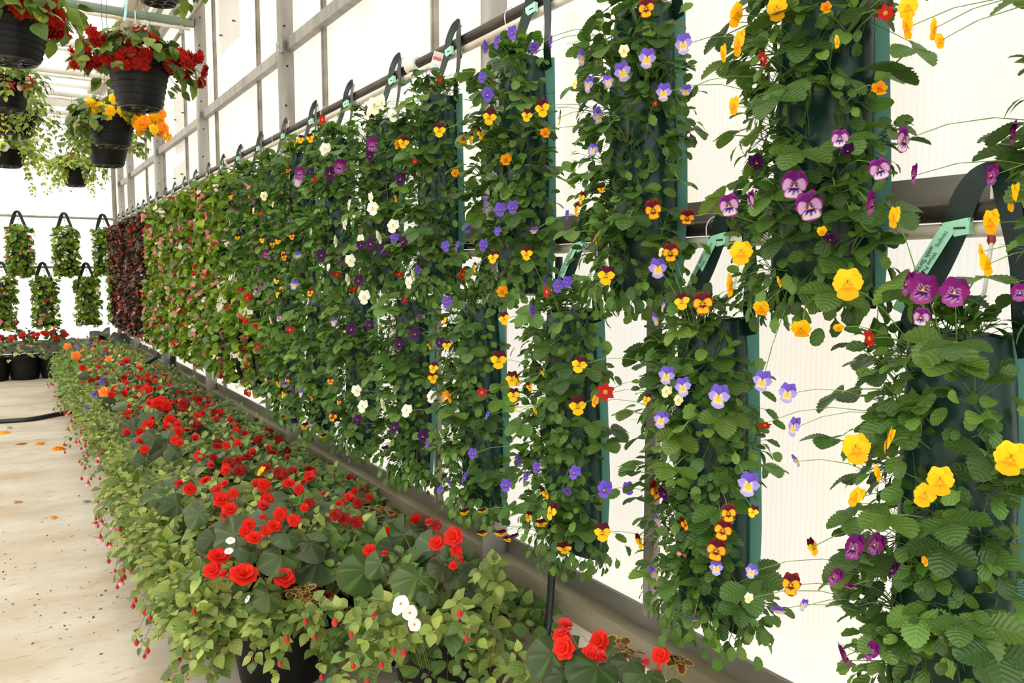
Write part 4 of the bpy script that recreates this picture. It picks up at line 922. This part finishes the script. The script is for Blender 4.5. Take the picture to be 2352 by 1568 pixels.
# the big dark begonia leaves that read from afar
BLV = '645 1285 95;717 1257 78;832 1319 110;955 1336 104;897 1268 64;992 1271 84;1016 1308 60;618 1373 70;985 1373 50;924 1237 70;570 1274 54;662 1234 64;400 1162 56;455 1186 56;489 1240 64;1050 1330 60;740 1225 50;870 1300 60;355 1010 46;300 985 44;260 930 44;400 1040 44;330 1060 44'
for ln in BLV.split(';'):
    px, py, sz = [float(v) for v in ln.split()]; p = bed_hit(px, py); q = nearest_pot(p); D = depth(p); s = sz*D/F/1.25; lp = Vector((p.x-q[0], p.y-q[1], p.z+.0))
    yd = (Vector((lp.x, lp.y, 0)).normalized()*.5+Vector((-.2,-.5,-.45))+rv(.3)).normalized(); nn = (CP-p).normalized()*.8+Vector((0,0,.6))+rv(.25)
    q[4].add(T_beg[0 if p.y < 5 else 1], frame(lp-yd*s*.2, yd, nn, s), leafcol(PAL_BG, .2)); cstem(q[4], (lp.x*.3, lp.y*.3, .28), lp-yd*s*.2, .004, (.25,.10,.06), .15)
# the near pot: flowers, leaves and coleus of its own
for px, py, sz, kd, D in ((1300,1440,46,'bgb',1.62),(1296,1488,50,'beg',1.60),(1290,1462,38,'beg',1.62),(1378,1472,46,'beg',1.68),(1360,1503,46,'beg',1.60),(1384,1512,34,'bgb',1.58),(1518,1505,40,'beg',1.58),(1510,1548,30,'bgb',1.56),(1482,1520,26,'bgb',1.58)):
    p = at(px, py, D); lp = p-Vector((NEARP[0], NEARP[1], 0)); toc = (CP-p).normalized(); flower(kd, lp, toc*.8+Vector((-.4,0,.5))+rv(.4), sz*D/F*1.1, tN, roll=U(-.3,.3)); cstem(BN, (0,0,.29), lp, .003, (.3,.12,.07), .15)
for px, py, sz, D in ((1369,1545,120,1.55),(1262,1512,96,1.60),(1320,1500,66,1.66),(1445,1530,80,1.60),(1490,1560,90,1.52),(1400,1500,60,1.66),(1290,1560,80,1.56),(1540,1590,90,1.55),(1420,1620,110,1.48)):
    p = at(px, py, D); s = sz*D/F/1.2; lp = p-Vector((NEARP[0], NEARP[1], 0)); yd = (Vector((lp.x, lp.y, 0)).normalized()*.6+Vector((-.1,-.5,-.3))).normalized()
    BN.add(T_beg[0], frame(lp-yd*s*.2, yd, (CP-p).normalized()*.7+Vector((0,0,.7))+rv(.2), s), leafcol(PAL_BG, .15)); cstem(BN, (lp.x*.2,lp.y*.2,.28), lp-yd*s*.2, .004, (.25,.10,.06), .1)
for px, py, D in ((1432,1492,1.68),(1418,1482,1.70),(1446,1506,1.66),(1460,1498,1.70),(1548,1508,1.68),(1562,1520,1.66),(1535,1500,1.68)):
    p = at(px, py, D)-Vector((NEARP[0], NEARP[1], 0)); BN.add(T_col, Matrix.Translation(p) @ Euler((U(.2,.7),U(-.4,.1),U(0,6))).to_matrix().to_4x4() @ Matrix.Scale(U(.026,.034),4), (1,1,1)); stem(BN, (p.x*.5,p.y*.5,.3), p, .002, (.3,.3,.1))
for px, py in ((1180,1490),(1195,1535),(1165,1545)):
    p = at(px, py, 1.75)-Vector((NEARP[0], NEARP[1], 0)); spray(BN, (-.08,.05,.28), p, 0, PAL_F, .042, 6, bow=.15, t0=.4)
# coleus and a trailing shoot beside the post, on the first two pots
for px, py in ((690,1372),(705,1362),(680,1362),(698,1390),(672,1368),(715,1374)):
    p = bed_hit(px, py); q = nearest_pot(p); q[4].add(T_col, Matrix.Translation((p.x-q[0],p.y-q[1],p.z+.012)) @ Euler((.8,-.3,U(0,6))).to_matrix().to_4x4() @ Matrix.Scale(.030,4), (1,1,1))
qW = [q for q in ROWP if q[2] == 'W'][0]
for px, py, D in ((1135,1290,2.15),(1150,1340,2.1),(1085,1500,2.05),(1125,1470,2.12),(1140,1540,2.1),(1110,1380,2.1),(1100,1310,2.1),(1125,1560,2.05)):
    p = at(px, py, D)-Vector((qW[0], qW[1], 0)); spray(qW[4], (.10,-.12,.29), p, 0, PAL_F, .050, 6, bow=.2, t0=.3)
qA = [q for q in ROWP if q[2] == 'A'][0]
def trail(q, px, py, D, n=6, s=.052):
    p = at(px, py, D)-Vector((q[0], q[1], 0)); p.z = max(.04, p.z); d = Vector((p.x, p.y, 0)).normalized(); spray(q[4], (d.x*.16, d.y*.16, .30), p, 0, PAL_F, s, n, bow=.12, t0=.3)
    if R() < .5: k = p+Vector((0,0,-.035)); stem(q[4], p, k+Vector((0,0,.015)), .0008, (.25,.18,.06)); flower('bud', k, (0,0,1), U(.022,.032), q[3], up=(1,0,0))
for px, py in ((405,1490),(430,1530),(425,1430),(450,1380),(470,1500),(490,1550),(500,1440),(520,1480),(535,1400),(560,1430),(590,1450),(610,1420),(640,1500),(655,1440),(700,1400),(725,1430),(740,1520),(760,1470),(780,1555),(640,1545),(480,1400),(440,1460),(510,1520),(735,1390)):
    D = 2.28 if px > 560 else 2.40; trail(qA, px+U(-8,8), py+U(-8,8), D)
for px, py in ((770,1400),(800,1430),(830,1470),(850,1420),(870,1500),(840,1540),(880,1450),(815,1500),(900,1460),(1060,1380),(1075,1430),(930,1470),(860,1380),(800,1555),(985,1450)):
    trail(qW, px+U(-8,8), py+U(-8,8), 1.98)
for px, py, sz in ((921,1386,42),(912,1400,26),(941,1407,38),(952,1434,34)):
    p = at(px, py, 1.93); lp = p-Vector((qW[0], qW[1], 0)); flower('imp', lp, (CP-p).normalized()+rv(.35), sz*1.93/F*1.05, qW[3], roll=U(0,6)); cstem(qW[4], (lp.x*.6, lp.y*.6, .29), lp, .0016, (.2,.25,.08), .1)
for px, py, sz, kd in ((1042,1232,44,'beg'),(1004,1247,38,'beg'),(1048,1264,28,'beg'),(1058,1288,22,'bgb'),(984,1200,26,'bgb'),(1002,1206,24,'dbl')):
    p = at(px, py, 2.28); lp = p-Vector((qW[0], qW[1], 0)); flower(kd, lp, (CP-p).normalized()+Vector((0,0,.3))+rv(.35), sz*2.28/F*1.05, qW[3], roll=U(0,.4)); cstem(qW[4], (lp.x*.5, lp.y*.5, .29), lp, .0022, (.3,.10,.06), .1)
for q in ROWP: q[4].build('foliage', LEAFM, q[3])
# small far flowers strewn through the far end of the bed
for q in ROWP:
    if q[2] == 'N': continue
    kinds = ['dbl','beg','bgb','beg'] if q[1] < 7.6 else ['slm','blu','mag','beg','crm','rpk']
    for _ in range(9 if q[2] == 'W' else (6 if q[1] < 7.6 else 8)):
        if q[1] < 2.9: break
        a, rr_ = U(0,6.28), U(.05,.32); ex = min(math.cos(a)*rr_, 1.34-q[0]); ey = math.sin(a)*rr_; flower(rnd.choice(kinds), (ex,ey,env_h(q[0]+ex,q[1]+ey)+.01), Vector((-.3,-.5,.8))+rv(.5), U(.032,.052), q[3], roll=U(0,6))

# dark-leaved plant and fallen petals, far corner pots
for i, (px, lab) in enumerate(((58, 'black pot of white-edged foliage standing against the grey back planks'), (-14, 'black pot half out of view on the concrete against the back planks'), (128, 'dark leafy pot where the back planks meet the flower bed'))):
    p = at_y(px, 860, 12.15); t = empty('potted_plant', (p.x, 12.15, 0)); tagp(t, lab, 'potted plant', 'black pots along the back wall')
    for me, nm in ((POT_ME, 'pot'), (PSOIL, 'soil')): o = link(bpy.data.objects.new(nm, me), t); o.scale = (1.12, 1.12, 1.05)
    B = Batch(); pal = [(.42,.45,.26),(.28,.36,.16),(.20,.28,.12)] if i == 0 else [(.05,.10,.04),(.08,.15,.05)]
    for k in range(120):
        a, rr_ = U(0,6.28), U(0,.32); e = (math.cos(a)*rr_, min(.30, math.sin(a)*rr_), .62-rr_*rr_*3.6+U(-.08,.06)); B.add(T_fuc[1], frame(e, (Vector((e[0],e[1],-.1))+rv(.2)).normalized(), Vector((0,-.5,1))+rv(.5), U(.05,.08)), leafcol(pal if e[2] < .52 or i else [(.06,.11,.05)], .25))
    B.build('foliage', LEAFM, t)
    for k in range(7): flower('beg', (U(-.25,.25), U(-.2,.05), U(.5,.62)), Vector((0,-.7,.6))+rv(.3), U(.06,.10), t, roll=U(0,6))
p = at_y(292, 800, 11.9); t = empty('potted_plant', (1.10, 11.72, 0)); tagp(t, 'large dark purple-leaved plant at the far corner of the flower bed', 'potted plant')
link(bpy.data.objects.new('pot', POT_ME), t); B = Batch()
for k in range(16):
    a = U(0,6.28); e = Vector((math.cos(a)*U(.1,.4), math.sin(a)*U(.1,.4), U(.40,.60)));
    if e.x > .2: e.x = .2
    B.add(T_beg[1], frame(e, (Vector((e.x,e.y,-.1))+rv(.2)).normalized(), Vector((-.3,-.6,1))+rv(.3), U(.14,.22)), leafcol([(.035,.012,.010),(.06,.02,.012),(.03,.05,.04)], .3)); cstem(B, (0,0,.27), e, .006, (.12,.03,.02), .1)
B.build('foliage', LEAFM, t)
def litter(name, px, py, kd, s, lab):
    p = at_z(px, py, .012); o = bpy.data.objects.new(name, FMESH[kd]); link(o); o.location = p; o.scale = (s, s*.8, s*.5); o.rotation_euler = (U(-.2,.2), U(-.2,.2), U(0,6)); tagp(o, lab, 'fallen flower')
litter('fallen_flower', 135, 1028, 'peo', .135, 'orange fallen begonia flower lying on the concrete floor')
litter('fallen_flower', 12, 992, 'yel', .13, 'yellow fallen flower at the frame edge on the concrete')
litter('fallen_flower', 50, 1016, 'org', .11, 'withered orange-brown petal heap left of the orange fallen flower')
litter('fallen_flower', 90, 1017, 'org', .10, 'withered brown petals between two fallen flower heaps')
litter('fallen_flower', 40, 1149, 'org', .07, 'small tan withered petal on the open floor')
litter('fallen_flower', 122, 1186, 'org', .05, 'tiny tan withered petal nearest the camera')
litter('fallen_flower', 200, 1148, 'dkp', .06, 'dark withered leaf near the fuchsia edge')
litter('fallen_flower', 22, 981, 'red', .06, 'small red fallen petal beside the garden hose')
B = Batch()
for _ in range(220):
    px, py = U(0,400), U(885,1500); p = at_z(px, py, .003); 
    if p.x > .42: continue
    B.add(T_lan[0], frame(p, Vector((U(-1,1),U(-1,1),0)), (0,0,1), U(.006,.022)), rnd.choice([(.05,.035,.02),(.14,.08,.04),(.03,.02,.015),(.30,.18,.08)]))
o = B.build('leaf_litter', [M_leaf, M_small]); tagp(o, 'fine brown leaf crumbs strewn over the concrete floor', 'litter', kind='stuff')

# hoses
def hose(pts, r, lab, nm='garden_hose'):
    ps = [Vector(p) for p in pts]; out = []
    for i in range(len(ps)-1):
        a = ps[max(0,i-1)]; b = ps[i]; c = ps[i+1]; d = ps[min(len(ps)-1,i+2)]
        for k in range(6):
            t = k/6; out.append(.5*((2*b)+(-a+c)*t+(2*a-5*b+4*c-d)*t*t+(-a+3*b-3*c+d)*t**3))
    out.append(ps[-1]); o = MB().tube(out, r, 10).build(nm, M_hose); tagp(o, lab, 'hose')
hose([at_z(-120,972,.022), at_z(0,967,.022), at_z(70,962,.022), at_z(120,953,.022), at_z(165,944,.022), at_z(210,930,.022)], .021, 'dark green garden hose on the concrete reaching into the flower bed')
hose([at_x(1284,590,1.385), at_x(1280,900,1.37), at_x(1272,1200,1.35), at_x(1262,1400,1.32), at_x(1240,1560,1.25), at_x(1205,1680,1.16)], .0115, 'black rubber tube hanging upright before the mossy sill', 'water_tube')
hose([at_x(398,778,1.27), at_x(385,800,1.24), at_x(355,822,1.10), at_x(318,842,1.0)], .022, 'black tube slanting down into the far flower bed', 'water_tube')
hose([at_x(400,750,1.31), at_x(398,830,1.31), at_x(400,860,1.31)], .03, 'thick black standpipe beside the far post', 'water_tube')

# ------------------------------------------------------------------ hanging baskets
def basket(px, py, D, wpx, bpy_, kind, lab, seed):
    global rnd
    c = at(px, py, D); r = wpx/2/F*D; h = (bpy_-py)/F*D; t = empty('hanging_basket', (c.x, c.y, c.z-h)); tagp(t, lab, 'hanging basket', 'black hanging baskets under the roof')
    prof = [(0,.006),(r*.62,.004),(r*.655,0),(r*.69,h*.05)]
    for i in range(5): q = .10+i*.135; rr_ = lambda z: r*(.68+.27*z); prof += [(rr_(q),h*q),(rr_(q)+.003,h*(q+.006)),(rr_(q+.02)+.003,h*(q+.03)),(rr_(q+.03),h*(q+.036))]
    prof += [(r*.93,h*.80),(r*.94,h*.84),(r*1.0,h*.86),(r*1.02,h*.98),(r*1.0,h),(r*.93,h*.98),(r*.90,h*.86),(0,h*.84)]
    MB().lathe(prof, n=44).build('pot', M_black, t)
    m = MB().lathe([(r*.20,-.001),(r*.24,-.008),(r*.28,-.001)], n=20)
    for k in range(6): a = k*math.pi/3; m.strip([(r*.28*math.cos(a),r*.28*math.sin(a),-.004),(r*.58*math.cos(a),r*.58*math.sin(a),-.004)], (-math.sin(a),math.cos(a),0), r*.07, .006)
    m.lathe([(r*.56,-.001),(r*.60,-.009),(r*.64,-.001)], n=32); m.build('drainage_saucer', mat('saucer', (.03,.03,.03), .25), t)
    ap = Vector((0,0,h+.42))
    for k in range(3):
        a = k*2.094+.5; MB().tube([(r*math.cos(a),r*math.sin(a),h*.97), ap], .0016, 5).build('hanger_wire', M_wire, t)
    MB().tube([ap, (0,0,3.38-(c.z-h))], .0022, 5).build('hanger_wire', M_wire, t)
    B = Batch(); lod = 0 if D < 6.5 else 1
    G = {'red': [(.075,.15,.025),(.11,.20,.03),(.05,.11,.022),(.16,.26,.04)], 'orange': [(.06,.13,.03),(.09,.18,.04),(.16,.26,.07)], 'lime': [(.22,.36,.06),(.30,.44,.09),(.38,.50,.12),(.10,.18,.05)], 'mix': [(.10,.19,.04),(.17,.28,.06),(.25,.36,.09)]}[kind]
    spr = {'red': 1.75, 'orange': 1.6, 'lime': 2.1, 'mix': 1.6}[kind]; hh = {'red': .85, 'orange': .62, 'lime': .75, 'mix': .55}[kind]
    tips = []
    for i in range(70 if kind != 'lime' else 90):
        a = U(0,6.28); q = math.sqrt(R()); rr_ = r*spr*q; z = h+ r*hh*math.sqrt(max(0,1-q*q)) - (r*.55*max(0,q-.62)/.38)*U(.3,1.2) + U(-.02,.03)
        e = Vector((rr_*math.cos(a), rr_*math.sin(a), z)); b0 = Vector((e.x*.3, e.y*.3, h*.9)) if q < .6 else Vector((r*.75*math.cos(a), r*.75*math.sin(a), h*.98))
        cstem(B, b0, e, .002, (.25,.16,.06) if kind == 'red' else (.16,.24,.05), .3); tips.append((e, a, q))
        yd = (Vector((math.cos(a),math.sin(a),-.35-.5*q))+rv(.3)).normalized(); nn = Vector((0,0,1))+Vector((math.cos(a),math.sin(a),0))*q*.8+rv(.3)
        if kind in ('lime', 'mix'):
            for k in range(5 if kind == 'lime' else 4): B.add(T_fuc[lod], frame(e+rv(.028), (yd+rv(.6)).normalized(), nn+rv(.3), U(.035,.055)*(1.3 if lod else 1)), leafcol(G, .2))
        else:
            if R() < .4: B.add(T_beg[lod], frame(e, (yd+rv(.5)).normalized(), nn+rv(.5), U(.038,.058)), tuple(q*.8 for q in leafcol(G, .2)))
            for k in range(3): B.add(T_fuc[lod], frame(e+rv(.035)-Vector((0,0,.015)), (yd+rv(.7)).normalized(), nn+rv(.5), U(.045,.080)), leafcol(G, .25))
    if kind in ('lime', 'mix', 'orange'):
        for i in range({'lime': 12, 'mix': 8, 'orange': 9}[kind]):
            a = U(0,6.28) if kind != 'orange' else U(2.2,4.2); b0 = (r*.85*math.cos(a), r*.85*math.sin(a), h); e = (r*U(1.2,2.1)*math.cos(a), r*U(1.2,2.1)*math.sin(a), h-U(.12,.36)*(1 if kind == 'lime' else .7)); spray(B, b0, e, lod, G[-2:] if kind != 'lime' else G[:3], .045, 6, red=False, bow=.25, t0=.3)
    B.build('foliage', LEAFM, t)
    tc_ = Vector((CP.x-c.x, CP.y-c.y, 0)).normalized(); ta = math.atan2(tc_.y, tc_.x)
    return t, r, h, tips, c, ta
def hang_flowers(b, n, kinds, s0, s1, amin, amax, r0, r1, z0, z1, droop=.6):
    t, r, h, tips, c, ta = b
    for _ in range(n):
        a = ta+U(amin, amax); q = r*U(r0, r1); p = Vector((q*math.cos(a), q*math.sin(a), h+r*U(z0, z1))); n_ = Vector((math.cos(a), math.sin(a), -droop))+rv(.5); flower(rnd.choice(kinds), p, n_, U(s0,s1), t, roll=U(0,6))
b2 = basket(318, 146, 3.84, 140, 246, 'red', 'hanging basket spilling dark red begonias all round its black pot', 2)
hang_flowers(b2, 34, ['pen'], .05, .08, .7, 2.0, 1.15, 2.15, -.35, .45); hang_flowers(b2, 26, ['pen'], .05, .08, -2.0, -.7, 1.1, 2.15, -.55, .55); hang_flowers(b2, 13, ['pen'], .055, .08, -.75, .75, 1.02, 1.2, -.40, .15); hang_flowers(b2, 10, ['pen'], .06, .09, -.9, .9, .3, 1.0, .35, .95)
b1 = basket(22, 36, 3.05, 172, 137, 'red', 'large black basket cut by the top left corner, red begonias on its rim', 1)
hang_flowers(b1, 46, ['pen'], .055, .085, .1, 1.9, .9, 1.35, -.30, .75); hang_flowers(b1, 12, ['pen'], .07, .10, -2.6, 2.6, .7, 1.3, .1, .9)
b3 = basket(8, 182, 4.2, 116, 250, 'mix', 'black basket with pink fuchsias hanging just below the big corner basket', 3)
hang_flowers(b3, 14, ['fuc'], .045, .06, -1.8, .9, 1.0, 1.4, -.5, 0, .05); hang_flowers(b3, 7, ['peo','peo','pey'], .09, .12, -1.7, -1.0, 1.3, 1.8, -.8, -.3)
b4 = basket(28, 258, 5.5, 110, 311, 'mix', 'black basket with yellow creeping strands and orange begonia at left edge', 4)
hang_flowers(b4, 6, ['pey'], .08, .11, -1.7, -1.0, 1.05, 1.3, -.6, -.1)
Bc = Batch()
for k in range(4):
    a = b4[5]+(-.9+.55*k)
    for j in range(14): Bc.add(T_vio[1], frame(Vector((b4[1]*1.06*math.cos(a), b4[1]*1.06*math.sin(a), b4[2]-.014*j*(1.0 if k != 2 else .5)))+rv(.01), rv(1), rv(.6)+Vector((0,0,1)), .028), (.62,.62,.03))
Bc.build('creeping_strand', LEAFM, b4[0])
b6 = basket(255, 270, 5.05, 108, 334, 'orange', 'black basket of golden orange begonias hanging below the red begonia basket', 6)
hang_flowers(b6, 34, ['pey','pey','pey','peo'], .065, .10, .7, 2.1, 1.2, 2.3, -.75, .85, .2); hang_flowers(b6, 18, ['pey'], .07, .10, -1.3, .9, .9, 1.2, -.1, .6, .2)
b7 = basket(246, 322, 5.7, 98, 379, 'mix', 'lowest bare-sided black basket beneath the golden begonia basket', 7)
b5 = basket(14, 346, 6.6, 88, 381, 'lime', 'light green trailing basket with red-white flowers at the left edge', 5)
hang_flowers(b5, 8, ['beg','imp','rpk'], .07, .12, -1.6, .9, 1.1, 1.7, -.1, .6, .2)
b8 = basket(172, 388, 8.8, 62, 426, 'lime', 'small lime green trailing basket hanging alone before the white back wall', 8)
hang_flowers(b8, 4, ['beg'], .09, .12, -1.2, 1.2, .2, .8, .5, 1.1, 0)
b9 = basket(362, -58, 4.2, 126, 2, 'red', 'black basket mostly above the frame, only its dark bottom showing', 9)
hg = MB().strip([Vector(at(291,0,3.8)), Vector(at(286,48,3.8))], (1,-.6,0), .012, .001).build('care_tag', mat('blue_tag', (.35,.65,.70), .4), None); 
hg.parent = b2[0]; hg.matrix_parent_inverse = Matrix.Translation(-Vector(b2[0].location))
